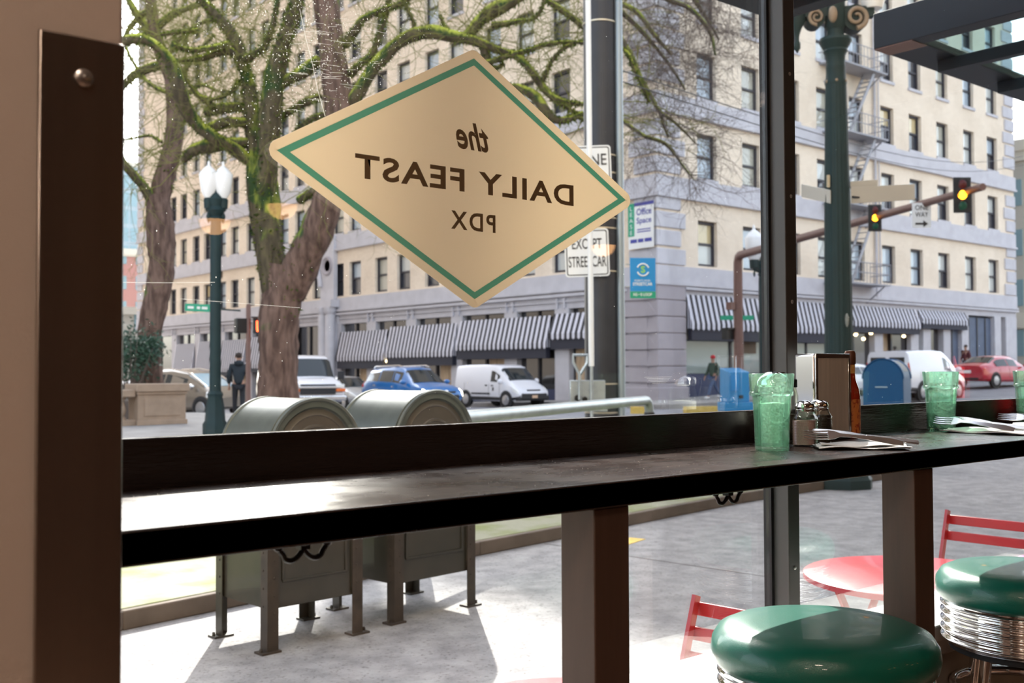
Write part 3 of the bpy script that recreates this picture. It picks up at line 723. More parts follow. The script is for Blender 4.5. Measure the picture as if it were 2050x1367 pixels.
# quoins
s = MB(); z = bz(5.2); i = 0
while z < ROOF - 1:
    skip = any(a - .1 < z + .3 < b for a, b in ((bz(7.9), bz(8.75)), (bz(11.1), bz(12.0))))
    if not skip:
        w = 1.75 if i % 2 == 0 else 1.45
        s.box(-.09, w, -.09, .45, z + .05, z + .72); s.box(-.09, .3, .45, w - .2, z + .05, z + .72)
        fbox(s, 'R', ru - w * .8, ru + .02, z + .05, z + .72, -.3, .09)
        fbox(s, 'L', lu - w * .8, lu + .02, z + .05, z + .72, -.3, .09)
    z += .78; i += 1
s.build('quoins', MATS['grey_stone'], bld, smooth=0, bevel=.03)
# ground floor: rusticated corner pier, piers, shop fronts, awnings
s = MB(); z = Z0 + 2.2; i = 0
while z < bz(4.45):
    h = .70
    s.box(-.16, 1.65, -.16, .45, z + .035, min(z + h, bz(4.5))); s.box(-.16, .45, .45, 2.0, z + .035, min(z + h, bz(4.5))); z += h
s.box(-.10, 1.6, -.10, 1.6, Z0, bz(4.5)); s.box(-.22, 1.72, -.22, 1.72, GZ - .4, GZ + .55)
s.build('corner_pier', MATS['grey_rustic'], bld, smooth=0, bevel=.03)
s = MB(); sg = MB(); sd = MB(); bp = MB(); cu = MB(); fx = MB(); lt = MB()
def gzu(side, u): return gz(CX + u, CY) if side == 'R' else gz(CX, CY + u)
# lintel zone above shop fronts
fbox(s, 'R', 1.6, ru, bz(4.0), bz(4.56), -.5, .02); fbox(s, 'L', 1.6, lu, bz(3.75), bz(4.56), -.5, .02)
fbox(s, 'R', 1.6, ru, bz(4.30), bz(4.40), .0, .22); fbox(s, 'L', 1.6, lu, bz(4.25), bz(4.36), .0, .22); fbox(s, 'L', 1.6, lu, bz(4.02), bz(4.08), .0, .12)
Rp = [8.9, 13.3, 17.0, 20.6, 21.9, 24.1, 26.2, 30.2]
for u in Rp: fbox(s, 'R', u - .45, u + .35, Z0, bz(4.0), -.4, .05)
fbox(s, 'R', ru - 1.4, ru, Z0, bz(4.0), -.5, .05)
Lp = [5.9, 9.6, 14.0, 18.2, 22.3, 26.2, 33.6, 38.2, 42.6, 47.0, 51.5]
for u in Lp:
    fbox(s, 'L', u - .5, u + .45, Z0, bz(3.8), -.4, .06); fbox(s, 'L', u - .30, u - .22, bz(3.75), bz(4.2), .05, .16); fbox(s, 'L', u + .2, u + .28, bz(3.75), bz(4.2), .05, .16)
fbox(s, 'L', lu - 1.4, lu, Z0, bz(3.8), -.5, .05)
s.build('ground_floor_piers', MATS['grey_stone'], bld, smooth=0)
# shop glazing
def shop(mb, side, a, b, z0, z1, d=-.25): fbox(mb, side, a, b, z0, z1, d - .05, d)
shop(sg, 'R', 1.7, 5.0, 1.0, bz(4)); shop(sg, 'R', 5.15, 8.4, 1.0, bz(4)); shop(bp, 'R', 1.7, 8.4, -.5, .98, -.2)
shop(sg, 'R', 9.3, 12.8, .9, bz(4)); shop(bp, 'R', 9.3, 12.8, -.5, .88, -.2)
shop(sd, 'R', 13.7, 16.5, -.3, bz(4)); shop(cu, 'R', 17.4, 18.6, -.3, bz(3.4), -.4); shop(sd, 'R', 18.6, 20.1, -.3, bz(4)); shop(sg, 'R', 20.2, 21.4, .2, bz(4)); shop(sd, 'R', 22.3, 23.6, -.3, bz(4))
fbox(fx, 'R', 5.0, 5.15, 0, bz(4), -.3, -.18); 
for u in (9.3, 10.9, 12.8, 15.0, 18.6, 20.2): fbox(fx, 'R', u - .06, u + .06, 0, bz(4), -.35, -.2)
fbox(bp, 'R', 24.5, 29.8, -.2, bz(3.9), -.35, -.2, 1)
for u in (25, 26, 27, 28, 29): fbox(fx, 'R', u - .04, u + .04, 0, bz(3.9), -.2, -.15)
Lg = sorted(Lp)
for a, b in zip([1.9] + Lg, Lg + [lu - 1.4]):
    a += .5; b -= .5
    if b - a < .6 or a > 26 and b < 33: continue
    gzz = gzu('L', (a + b) / 2)
    shop(sd, 'L', a, b, gzz - .3, bz(3.8)); shop(bp, 'L', a, b, gzz - .3, gzz + .55, -.2)
    if rnd.random() < .75: shop(cu, 'L', a + .15, a + (b - a) * rnd.uniform(.3, .5), gzz + .6, gzz + 2.3, -.22)
    fbox(fx, 'L', (a + b) / 2 - .06, (a + b) / 2 + .06, gzz, bz(3.8), -.25, -.16); fbox(fx, 'L', a, b, gzz + 2.4, gzz + 2.9, -.25, -.1)
shop(cu, 'L', 2.6, 5.2, .6, 2.55, -.2)
for side, u, z in (('L', 11.6, 2.15), ('L', 16.0, 2.1), ('L', 20.4, 1.7), ('R', 14.6, 2.9), ('R', 15.3, 2.7), ('R', 16.0, 3.0), ('R', 19.2, 2.9)):
    c = Vector((.13, u, z)) if side == 'L' else Vector((u, .13, z)); lt.ell(c - (Vector((.30, 0, 0)) if side == 'L' else Vector((0, .30, 0))), .10, .10, .08, 10, 6)
sg.build('shop_window', MATS['shop_glass'], bld, smooth=0); sd.build('dark_shop_window', MATS['shop_glass_dark'], bld, smooth=0)
bp.build('stall_riser', [MATS['blue_panel'], MATS['door_blue_grey']], bld, smooth=0); cu.build('papered_window', MATS['shop_curtain'], bld, smooth=0); fx.build('shop_frames', MATS['shop_dark'], bld, smooth=0)
lt.build('shop_lamps', MATS['shop_light'], bld)
# small posters in the corner shop window
mat('poster_brown', (.10, .06, .03), .6); mat('poster_cream', (.62, .58, .44), .6)
MB().box(5.6, 6.9, .18, .20, 1.9, 2.9).build('brown_poster', MATS['poster_brown'], bld); 
po = MB(); po.box(2.0, 2.75, .18, .2, 2.5, 4.1); po.box(3.7, 4.35, .18, .2, 2.5, 4.1); po.build('cream_posters', MATS['poster_cream'], bld)
# awnings: alternate white and black cloth stripes over a sloping frame
mat('awning_white', (.66, .65, .72), .85); mat('awning_black', (.03, .03, .035), .8); mat('awning_dark', (.018, .02, .035), .7)
def awning(side, a, b, zt, zb, dep, stripe=.17, val=.5):
    t = MB(); n = max(2, int((b - a) / stripe))
    for i in range(n):
        u0 = a + (b - a) * i / n; u1 = a + (b - a) * (i + 1) / n
        def P(u, d, z): return (-d, u, z) if side == 'L' else (u, -d, z)
        vs = [P(u0, .08, zt), P(u1, .08, zt), P(u1, dep, zb), P(u0, dep, zb), P(u1, dep, zb - .22), P(u0, dep, zb - .22), P((u0 + u1) / 2, dep, zb - .30)]
        vs2 = [P(u0, .08, zt - .04), P(u1, .08, zt - .04), P(u1, dep - .04, zb - .02), P(u0, dep - .04, zb - .02)]
        t.add(vs + vs2, [(0, 1, 2, 3), (3, 2, 4, 6, 5), (7, 10, 9, 8)], i % 2)
    for u in (a, b):
        n2 = 5
        for k in range(n2):
            d0 = .08 + (dep - .08) * k / n2; d1 = .08 + (dep - .08) * (k + 1) / n2; zz0 = zt + (zb - zt) * k / n2; zz1 = zt + (zb - zt) * (k + 1) / n2
            P = lambda d, z: (-d, u, z) if side == 'L' else (u, -d, z)
            t.add([P(d0, zz0), P(d1, zz1), P(d1, zb - .22), P(d0, zb - .22)], [(0, 1, 2, 3)], (k + 1) % 2)
    o = t.build('striped_awning', [MATS['awning_white'], MATS['awning_black']], bld, smooth=0)
    v = MB(); fbox(v, side, a + .05, b - .05, zb - .22 - val, zb - .20, .1, dep - .06); v.build('awning_box', MATS['awning_dark'], bld, smooth=0)
awning('R', 1.75, 12.9, bz(4.12), 3.15, .38); awning('R', 13.2, 20.6, bz(4.1), 3.58, .38, .17, .35); awning('R', 20.9, 26.0, bz(4.1), 3.88, .36, .17, .3)
awning('L', 2.2, 6.4, bz(3.55), 2.85, .4); awning('L', 6.6, 13.6, bz(3.5), 2.45, .42); awning('L', 13.9, 20.2, bz(3.42), 2.15, .42); awning('L', 20.5, 25.7, bz(3.3), 2.0, .42)
awning('L', 34.0, 38.0, bz(3.3), 1.6, 0.42, .17, .3); awning('L', 38.6, 42.4, bz(3.2), 1.35, 0.42, .17, .3); awning('L', 43.0, 46.6, bz(3.2), 1.2, 0.42, .17, .3); awning('L', 47.4, 51, bz(3.1), 1.0, 0.42, .17, .3)
# arched entrance bay on the left facade
s = MB(); a0, a1 = 26.2, 33.2; uc = (a0 + a1) / 2; rad = 1.9; zsp = bz(5.9)
M_ = Matrix(((0, 0, -1, 0), (1, 0, 0, 0), (0, 1, 0, 0), (0, 0, 0, 1)))   # local x->u(y), y->z, z->-x
arc = [(uc + rad * math.cos(PI * i / 16), zsp + rad * math.sin(PI * i / 16)) for i in range(17)]
s.prism([(a1, zsp), (a1, bz(8.7)), (uc, bz(8.7))] + [(uc, zsp + rad)] + list(reversed(arc[:9])), .0, .28, M_)
s.prism([(a0, zsp), (uc - rad, zsp)] + list(reversed(arc[8:16])) + [(uc, bz(8.7)), (a0, bz(8.7))], .0, .28, M_)
s.box(-.28, 0, a0, uc - rad, Z0, zsp); s.box(-.28, 0, uc + rad, a1, Z0, zsp)
s.box(-.7, 0, a0 - .4, uc - rad + .1, bz(4.7), bz(5.1)); s.box(-.7, 0, uc + rad - .1, a1 + .4, bz(4.7), bz(5.1))
s.build('entrance_bay', MATS['grey_stone'], bld, smooth=0)
s = MB(); s.tube([(-.35, uc + (rad + .12) * math.cos(PI * i / 16), zsp + (rad + .12) * math.sin(PI * i / 16)) for i in range(17)], .16, 8); s.build('arch_moulding', MATS['grey_stone'], bld)
s = MB(); s.prism([(uc - rad, Z0), (uc + rad, Z0), (uc + rad, zsp)] + arc[1:16] + [(uc - rad, zsp)], -.35, -.3, M_); s.build('dark_entrance', MATS['shop_glass_dark'], bld, smooth=0)
for u in (a0 + .1, a0 + .95, a1 - .9, a1 - .1):
    MB().lathe([(.36, -2), (.30, -1.9), (.30, bz(4.2)), (.27, bz(4.3)), (.38, bz(4.45)), (.38, bz(4.7))], c=(-.45, u, 0), n=16).build('column', MATS['grey_stone'], bld)
MB().lathe([(0, 0), (.34, 0), (.42, .05), (.52, .12), (.60, .08), (.60, 0)], c=(-.28, a0 + .75, bz(7.05)), n=24, M=Matrix.Rotation(R(-90), 4, 'Y')).build('round_medallion', MATS['grey_rustic'], bld)
# fire escape
mat('iron_grey', (.33, .33, .36), .6, .2)
for k, z in enumerate((fl[0][0] - .25, fl[1][0] - .2, fl[2][0] - .2, fl[3][0] - .2)):
    f = MB(); ua, ub = 11.9, 16.3
    fbox(f, 'R', ua, ub, z - .08, z, .0, 1.15)
    for zz in (.5, 1.0): f.tube([(ua, 0, z + zz), (ua, -1.15, z + zz), (ub, -1.15, z + zz), (ub, 0, z + zz)], .025, 5)
    for i in range(15): u = ua + (ub - ua) * i / 14; f.tube([(u, -1.15, z), (u, -1.15, z + 1.0)], .016, 4)
    f.bar((ua + .4, 0, z - .9), (ua + .4, -1.1, z - .05), .05, .05); f.bar((ub - .4, 0, z - .9), (ub - .4, -1.1, z - .05), .05, .05)
    f.build('escape_landing', MATS['iron_grey'], bld, smooth=0)
    if k > 0:
        g_ = MB(); zl = (fl[0][0] - .25, fl[1][0] - .2, fl[2][0] - .2)[k - 1]; dx = .0
        for dd in (-.35, -.95): g_.bar((ub - 3.2, dd, zl), (ub - .9, dd, z), .05, .16)
        for i in range(1, 12): t_ = i / 12; g_.bar((ub - 3.2 + 2.3 * t_, -.35, zl + (z - zl) * t_), (ub - 3.2 + 2.3 * t_, -.95, zl + (z - zl) * t_), .14, .03)
        g_.build('escape_stair', MATS['iron_grey'], bld, smooth=0)
MB().tube([(16.7, -.12, bz(4.6)), (16.7, -.12, 30)], .07, 8).tube([(17.1, -.1, bz(4.6)), (17.1, -.1, 30)], .04, 6).build('drain_pipe', MATS['grey_stone'], bld)
mat('bronze_dot', (.09, .06, .04), .6)
MB().ell((-.06, 65.3 * K - CY + 1.0, bz(7.6)), .06, .2, .3).build('wall_lamp', MATS['bronze_dot'], bld)
# ================================================================== far buildings
mat('tower_glass', (.42, .52, .56), .25, noise_amt=.2, noise_scale=.4); mat('pink_brick', (.55, .28, .24), .85); mat('pale_beige', (.62, .58, .50), .85); mat('far_win', (.28, .42, .46), .2); mat('cream_trim', (.80, .74, .62), .8)
def far_building(name, label, x0, x1, y0, y1, h, m, win=(2.6, 3.6, 1.3, 1.9), wm='far_win', band=None, z0=-4):
    t = thing(name, label, 'building', (x0, y0, 0))
    MB().box(0, x1 - x0, 0, y1 - y0, z0, h).build('wall', m, t, smooth=0)
    q = MB(); z = 2.0
    while z < h - 2:
        u = 1.5
        while u < x1 - x0 - 1: q.box(u, u + win[2], -.06, .05, z, z + win[3]); u += win[0]
        u = 1.5
        while u < y1 - y0 - 1: q.box(-.06, .05, u, u + win[2], z, z + win[3]); u += win[0]
        z += win[1]
    o = q.build('windows', MATS[wm], t, smooth=0); o['kind'] = 'stuff'
    MB().box(-.4, x1 - x0 + .4, -.4, y1 - y0 + .4, h - .8, h).build('cornice', MATS['cream_trim'], t, smooth=0)
    if band:
        s = MB()
        for z in band: s.box(-.25, x1 - x0, -.25, y1 - y0, z, z + 1.1)
        s.build('stone_band', MATS['cream_trim'], t, smooth=0)
    return t
far_building('glass_tower', 'pale glass office tower far down the left street', 64, 90, 200, 225, 41, MATS['tower_glass'], (1.6, 3.4, 1.2, 2.6))
far_building('brick_building', 'pink brick building with cream bands far down the left street', 48, 74, 150, 175, 18.5, MATS['pink_brick'], band=(5.5, 17.5))
far_building('stone_building', 'pale beige stone building low behind the left tree', 34, 60, 112, 125, 8.0, MATS['pale_beige'])
mat('blocker_brown', (.22, .19, .17), .85)
struct(MB().box(-24, 5, 36, 130, -4, 70).build('wall_sky_blocker', MATS['blocker_brown'], smooth=0))  # out-of-view block added to cut sky light off the left facade
far_building('office_block', 'pale cream block beyond the hotel at the right edge', 76, 100, 30, 60, 17.5, MATS['pale_beige'], band=(4, 16))

# ================================================================== street furniture helpers
mat('post_green', (.011, .033, .036), .55, noise_amt=.2, noise_scale=3, spec=.3); mat('bronze_paint', (.27, .20, .14), .6, .1)
mat('lantern_white', (.88, .88, .88), .35, emit=(1, 1, 1), es=.0); mat('galv', (.42, .46, .47), .38, .75, noise_amt=.2, noise_scale=6)
mat('sign_white', (.82, .82, .80), .5); mat('sign_black', (.02, .02, .02), .5); mat('sign_back', (.52, .50, .46), .45, .4); mat('sign_green', (.01, .32, .18), .45); mat('sign_blue', (.01, .25, .58), .4); mat('sign_navy', (.05, .06, .32), .5); mat('sign_lime', (.30, .62, .10), .5)
mat('mast_brown', (.19, .10, .08), .5, noise_amt=.15); mat('signal_black', (.012, .014, .014), .5); mat('pole_dark', (.035, .036, .042), .45, .2, noise_amt=.25, noise_scale=2); mat('conduit', (.30, .35, .38), .4, .5); mat('pole_band', (.62, .55, .42), .35, .7)
mat('lens_amber', (1, .45, .02), .4, emit=(1, .30, .01), es=7); mat('lens_red_off', (.12, .01, .01), .3); mat('lens_green_off', (.0, .08, .04), .3); mat('lens_hand', (1, .15, .03), .4, emit=(1, .06, .015), es=5)
VZ = R(HEAD - 90)      # signs turned towards the diner
def sign(name, label, c, w, h, rz, face, edge=None, r=.04, cat='sign'):
    t = thing(name, label, cat, c, rz)
    rp = lambda k: rounded([(-w / 2 + k, -h / 2 + k), (w / 2 - k, -h / 2 + k), (w / 2 - k, h / 2 - k), (-w / 2 + k, h / 2 - k)], max(.004, r - k * .6))
    MB().prism(rp(0), 0, .004, MX).build('sign_plate', face, t, smooth=0)
    if edge:
        k = .022; b = MB(); o_, i_ = rp(k), rp(k + .016); n = len(o_)
        for i in range(n): j = (i + 1) % n; b.prism([o_[i], o_[j], i_[j], i_[i]], .004, .0055, MX)
        b.build('border', edge, t, smooth=0)
    return t
RX90 = (R(90), 0, 0)

# --- storage mailboxes
mat('olive_metal', (.036, .030, .020), .5, .1, spec=.35, col2=(.022, .021, .014), noise_scale=5, bump=.08, coat=.3); mat('olive_top', (.10, .115, .105), .34, .35, noise_amt=.25, noise_scale=7); mat('olive_rust', (.042, .030, .021), .7, noise_amt=.5, noise_scale=12)  # body olive darkened to carry the shade on its front faces
mat('disc_brown', (.085, .073, .058), .45, .35, noise_amt=.25, noise_scale=6)
def mailbox(label, x, y, rz, w=.575, dpt=.53):
    t = thing('storage_mailbox', label, 'mailbox', (x, y, GZ), rz, 'olive green storage mailboxes on the sidewalk')
    zb, zs, r = .205, .94, w / 2 - .012
    b = MB().box(.015, w - .015, .015, dpt - .015, zb, zs); b.box(w - .06, w - .03, .012, .016, zb + .04, zs)
    b.build('box_body', MATS['olive_metal'], t, bevel=.004)
    p = MB()
    for (u0, u1, v0, v1) in ((.09, w - .09, zb + .12, zs - .05),):
        p.box(u0, u1, .008, .016, v0, v0 + .012).box(u0, u1, .008, .016, v1 - .012, v1).box(u0, u0 + .012, .008, .016, v0 + .012, v1 - .012).box(u1 - .012, u1, .008, .016, v0 + .012, v1 - .012)
    p.build('door_panel', MATS['olive_metal'], t, bevel=.003)
    # barrel top : axis along local y
    Mb = Matrix.Rotation(R(-90), 4, 'X')
    MB().lathe([(0, .02), (r, .02), (r + .006, .024), (r + .006, .04), (r, .044), (r, dpt - .044), (r + .006, dpt - .04), (r + .006, dpt - .024), (r, dpt - .02), (0, dpt - .02)], c=(w / 2, 0, zs), n=64, M=Mb).build('barrel_top', MATS['olive_top'], t)
    MB().lathe([(r - .002, .022), (r + .010, .004), (r + .004, -.006), (r - .008, -.004), (r - .014, .006), (r - .040, .002), (r - .046, .016), (r - .05, .018)], c=(w / 2, 0, zs), n=64, M=Mb).build('rim', MATS['olive_top'], t)
    MB().lathe([(r - .05, .014), (r - .075, .010), (r - .080, .006), (r - .085, .010), (.14, .012), (.135, .006), (.125, .006), (.12, .012), (.0, .010)], c=(w / 2, 0, zs), n=48, M=Mb).build('end_disc', MATS['disc_brown'], t)
    text('US', .11, MATS['disc_brown'], t, (w / 2 + .02, .006, zs + .03), RX90, name='embossed_letters', extrude=.006)
    for k, (lx, ly) in enumerate(((0, 0), (w, 0), (0, dpt), (w, dpt))):
        sx = 1 if lx == 0 else -1; sy = 1 if ly == 0 else -1
        l = MB(); l.box(*sorted((lx, lx + sx * .062)), *sorted((ly, ly + sy * .006)), .01, zs); l.box(*sorted((lx, lx + sx * .006)), *sorted((ly + sy * .006, ly + sy * .062)), .01, zs)
        l.box(*sorted((lx - sx * .035, lx + sx * .07)), *sorted((ly - sy * .015, ly + sy * .06)), 0, .010)
        for i in range(9): l.ell((lx + sx * .038, ly - sy * .001, .10 + i * .085), .006, .004, .006, 6, 4); l.ell((lx - sx * .001, ly + sy * .038, .22 + i * .085), .004, .006, .006, 6, 4)
        l.lathe([(.009, .01), (.009, .022), (.005, .028), (0, .028)], c=(lx - sx * .022, ly + sy * .02, 0), n=6)
        lo = l.build('leg', MATS['olive_rust' if k in (0, 1) else 'olive_metal'], t)
    return t
def gpt(px, py): return at_z(px, py, GZ)
a = gpt(535, 1310); b = gpt(726, 1268); c = gpt(441, 1271); print('box1', a, b, c, (b - a).length, (c - a).length)
mailbox('olive green storage mailbox with round top standing nearer the window', a.x, a.y, math.atan2(b.y - a.y, b.x - a.x), (b - a).length, (c - a).length)
a2 = gpt(790, 1250); b2 = gpt(952, 1212); c2 = gpt(680, 1213); print('box2', a2, b2, c2, (b2 - a2).length, (c2 - a2).length)
mailbox('olive green storage mailbox standing behind, next to the galvanized rail', a2.x, a2.y, math.atan2(b2.y - a2.y, b2.x - a2.x), (b2 - a2).length, (b - a).length * .97)

# --- galvanized rail
t = thing('pipe_rail', 'thick galvanized pipe rail bent down at its right end', 'railing', (0, 0, 0))
za = 1.23 - .33 * K + 0; pL = at_z(885, 840, .872); pR = at_z(1292, 801, .872)
e = (pR - pL).normalized(); L_ = (pR - pL).length
pts = [pL - e * .3 + Vector((0, 0, -.9)), pL - e * .3 + Vector((0, 0, -.12)), pL - e * .26 + Vector((0, 0, -.04)), pL - e * .18] + [pL, pR]
for i in range(1, 6): an = i / 5 * PI / 2; pts.append(pR + e * .15 * math.sin(an) + Vector((0, 0, -.15 * (1 - math.cos(an)))))
pts[0].z = GZ; MB().tube(pts, .052, 16).build('pipe', MATS['galv'], t)
q = pts[-1]; MB().tube([q + Vector((0, 0, .01)), Vector((q.x, q.y, GZ))], .060, 16).build('post', MATS['pole_dark'], t)

# --- big dark utility pole with conduit and bands
DP = 16.5
def lat(px, d): return at_d(px, 738, d)
pc = lat(1205, DP); rr = 33 * DP / F
t = thing('utility_pole', 'thick dark steel utility pole with pale conduit, wrapped in metal bands', 'pole', (pc.x, pc.y, GZ))
MB().lathe([(rr * 1.05, 0), (rr * 1.02, 4), (rr, 12), (rr * .97, 14)], n=40).build('shaft', MATS['pole_dark'], t)
cd = Matrix.Rotation(VZ, 3, 'Z') @ Vector((rr + .035, -.12, 0))
MB().tube([cd + Vector((0, 0, 0)), cd + Vector((-.03, 0, 13))], .062, 14).build('conduit', MATS['conduit'], t)
for py in (50, 315, 350, 370, 440, 460, 545, 768, 825):
    z = at_d(1205, py, DP).z - GZ
    MB().lathe([(rr * 1.04 + .004, z - .012), (rr * 1.04 + .008, z - .01), (rr * 1.04 + .008, z + .01), (rr * 1.04 + .004, z + .012)], n=40).build('band', MATS['pole_band'], t)
# --- slim white pole in front, with control box
pw = lat(1184, DP - .75)
t = thing('white_pole', 'slim white pole in front of the streetcar sign', 'pole', (pw.x, pw.y, GZ))
zj = at_d(1184, 733, DP - .75).z - GZ
MB().tube([(0, 0, zj), (-.045, .0, 14)], .042, 14).build('shaft', MATS['sign_white'], t)
MB().tube([(0, 0, 0), (0, 0, zj + .05)], .026, 10).build('rod', MATS['galv'], t)
MB().tube([(-.18, 0, zj - .5), (-.18, 0, zj - .12), (-.27, 0, zj + .06), (-.27, 0, zj + .17), (-.06, 0, zj + .17), (-.06, 0, zj + .05), (-.17, 0, zj - .12)], .024, 8).build('forked_lever', MATS['galv'], t)
t.rotation_euler = (0, 0, VZ)
pb = lat(1182, DP - .55)
t = thing('control_box', 'grey steel control box strapped to the utility pole', 'box', (pb.x, pb.y, GZ), VZ)
z0, z1 = at_d(1180, 812, DP - .5).z - GZ, at_d(1180, 761, DP - .5).z - GZ
MB().box(-.31, .23, .04, .20, z0, z1).build('case', MATS['galv'], t, bevel=.01)
MB().box(-.33, .26, .03, .05, z0 - .09, z0 - .02).build('bracket', MATS['galv'], t, bevel=.005)
MB().lathe([(0, 0), (.05, .01), (.05, .06), (0, .07)], c=(-.2, -.02, z0 + .12), n=12, M=Matrix.Rotation(R(90), 4, 'X')).lathe([(0, 0), (.04, .01), (.04, .05), (0, .06)], c=(-.09, -.02, z0 + .10), n=12, M=Matrix.Rotation(R(90), 4, 'X')).build('knob', MATS['black_iron'], t)

# --- signs on the pole
def P(px, py, d): return at_d(px, py, d)
DS = DP - rr - .09
mpx = DS / F
t = sign('streetcar_sign', 'white regulation sign reading EXCEPT STREETCAR below the decal', P(1175, 506, DS), 89 * mpx, 96 * mpx, VZ, MATS['sign_white'], MATS['sign_black'], .05)
fit_text('EXCEPT', 60 * mpx, 21 * mpx, MATS['sign_black'], t, (0, -.0075, 17 * mpx), RX90, bold=.01)
fit_text('STREETCAR', 76 * mpx, 22 * mpx, MATS['sign_black'], t, (0, -.0075, -19 * mpx), RX90, bold=.01)
t.rotation_euler = (0, R(-2.0), VZ)
t = sign('lane_sign', 'white LANE sign mostly hidden behind the diamond decal', P(1180, 352, DS), 89 * mpx, 122 * mpx, VZ, MATS['sign_white'], MATS['sign_black'], .05)
fit_text('LANE', 64 * mpx, 23 * mpx, MATS['sign_black'], t, (3 * mpx, -.0075, 31 * mpx), RX90, bold=.01)
t.rotation_euler = (0, R(-2.0), VZ)
DB = 15.2; mb_ = DB / F
pp = P(1257, 700, DB)
t = thing('streetcar_stop_sign', 'blue streetcar stop sign with green route strip beside the dark pole', 'sign', P(1287, 549, DB), VZ + R(6))
MB().box(-26 * mb_, 26 * mb_, 0, .012, -34 * mb_, 33 * mb_).build('blue_panel', MATS['sign_blue'], t)
MB().box(-26 * mb_, 26 * mb_, -.002, .014, -48 * mb_, -34.5 * mb_).build('green_panel', MATS['sign_green'], t)
ci = MB()
for s_ in (0, 1):
    ci.tube([(12 * mb_ * math.cos(a_ * .1 + PI * s_ + .35), -.006, 9 * mb_ + 12 * mb_ * math.sin(a_ * .1 + PI * s_ + .35)) for a_ in range(0, 25)], 1.6 * mb_, 6)
ci.build('ring_emblem', MATS['sign_white'], t)
fit_text('S', 9 * mb_, 14 * mb_, MATS['sign_lime'], t, (0, -.006, 9 * mb_), RX90, bold=.03)
fit_text('PORTLAND', 32 * mb_, 4 * mb_, MATS['sign_white'], t, (-1 * mb_, -.004, -13 * mb_), RX90)
fit_text('STREETCAR', 40 * mb_, 6.5 * mb_, MATS['sign_white'], t, (-1 * mb_, -.004, -20 * mb_), RX90, bold=.02)
fit_text('NS • B LOOP', 38 * mb_, 6 * mb_, MATS['sign_white'], t, (-1 * mb_, -.006, -41 * mb_), RX90, bold=.02)
for z in (20, -25): MB().box(-34 * mb_, -20 * mb_, .012, .03, (z - 1) * mb_, (z + 1) * mb_).build('bracket', MATS['galv'], t)
# --- lease sign on the hotel wall
zt_, zb_ = at_y(1283, 404, 0) if False else None, None
lx = CX - .24
ra = ray(1258, 450); pa = EYE + ra * (lx / ra.x); ra = ray(1309, 450); pb_ = EYE + ra * (lx / ra.x)
zt_ = (EYE + ray(1283, 405) * (lx / ray(1283, 405).x)).z; zb_ = (EYE + ray(1283, 497) * (lx / ray(1283, 497).x)).z
w_ = abs(pa.y - pb_.y); h_ = zt_ - zb_
t = sign('lease_sign', 'white and green office space lease sign on the hotel corner wall', (lx, (pa.y + pb_.y) / 2, (zt_ + zb_) / 2), w_, h_, R(-90), MATS['sign_white'], None, .02)
MB().box(-w_ * .5, -w_ * .26, -.02, -.004, -h_ * .22, h_ * .5).build('green_strip', MATS['sign_green'], t)
MB().box(-w_ * .25, w_ * .5, -.02, -.004, h_ * .43, h_ * .5).build('blue_strip', MATS['sign_navy'], t)
fit_text('L\nE\nA\nS\nE', w_ * .15, h_ * .62, MATS['sign_white'], t, (-w_ * .38, -.022, h_ * .12), RX90)
fit_text('Office', w_ * .58, h_ * .15, MATS['sign_navy'], t, (w_ * .12, -.008, h_ * .29), RX90, bold=.02)
fit_text('Space', w_ * .58, h_ * .17, MATS['sign_navy'], t, (w_ * .12, -.008, h_ * .10), RX90, bold=.02)
for k, z in enumerate((-.09, -.14)): MB().box(-w_ * .15, w_ * .38, -.008, -.005, h_ * (z - .012), h_ * (z + .012)).build('small_print', MATS['sign_navy'], t)
MB().box(-w_ * .42, -w_ * .16, -.008, -.005, -h_ * .37, -h_ * .29).box(-w_ * .12, w_ * .1, -.008, -.005, -h_ * .37, -h_ * .29).box(w_ * .14, w_ * .42, -.008, -.005, -h_ * .37, -h_ * .29).build('phone_digits', MATS['sign_navy'], t)

# --- ornamental lamp column on the right (near)
cb = at_z(1683, 975, GZ); dC = cb.dot(FW); mc = dC / F
print('column', cb, dC)
t = thing('lamp_column', 'tall fluted dark green street lamp column with scroll capital', 'street lamp', (cb.x, cb.y, GZ), VZ)
fl_ = lambda a: 1 + .035 * abs(math.sin(a * 9))
zz = lambda py: at_d(1683, py, dC).z - GZ
MB().lathe([(.36, 0), (.36, .10), (.33, .14), (.33, .30), (.28, .36), (.22, .45), (.20, .60), (.22, .66)], n=8).build('base', MATS['post_green'], t, smooth=30)
MB().lathe([(.165, .62), (27 * mc, zz(700)), (24.5 * mc, zz(400)), (20 * mc, zz(170))], n=72, squ=fl_).build('fluted_shaft', MATS['post_green'], t, smooth=0)
MB().lathe([(20.5 * mc, zz(172)), (22 * mc, zz(166)), (20 * mc, zz(160)), (18.5 * mc, zz(140)), (19.5 * mc, zz(136)), (18.5 * mc, zz(132)), (19 * mc, zz(112)), (24 * mc, zz(104)), (23 * mc, zz(100)), (30 * mc, zz(88)), (32 * mc, zz(84)), (31 * mc, zz(78)), (18 * mc, zz(76)), (16 * mc, zz(60)), (20 * mc, zz(54)), (20 * mc, zz(-30)), (12 * mc, zz(-60)), (0, zz(-61))], n=40).build('capital', MATS['post_green'], t)
m = MB()
for k in range(6): a = k * PI / 3 + .3; m.ell((20.5 * mc * math.cos(a), 20.5 * mc * math.sin(a), zz(165)), 3.2 * mc, 3.2 * mc, 3.5 * mc, 10, 6)
m.build('studs', MATS['bronze_paint'], t)
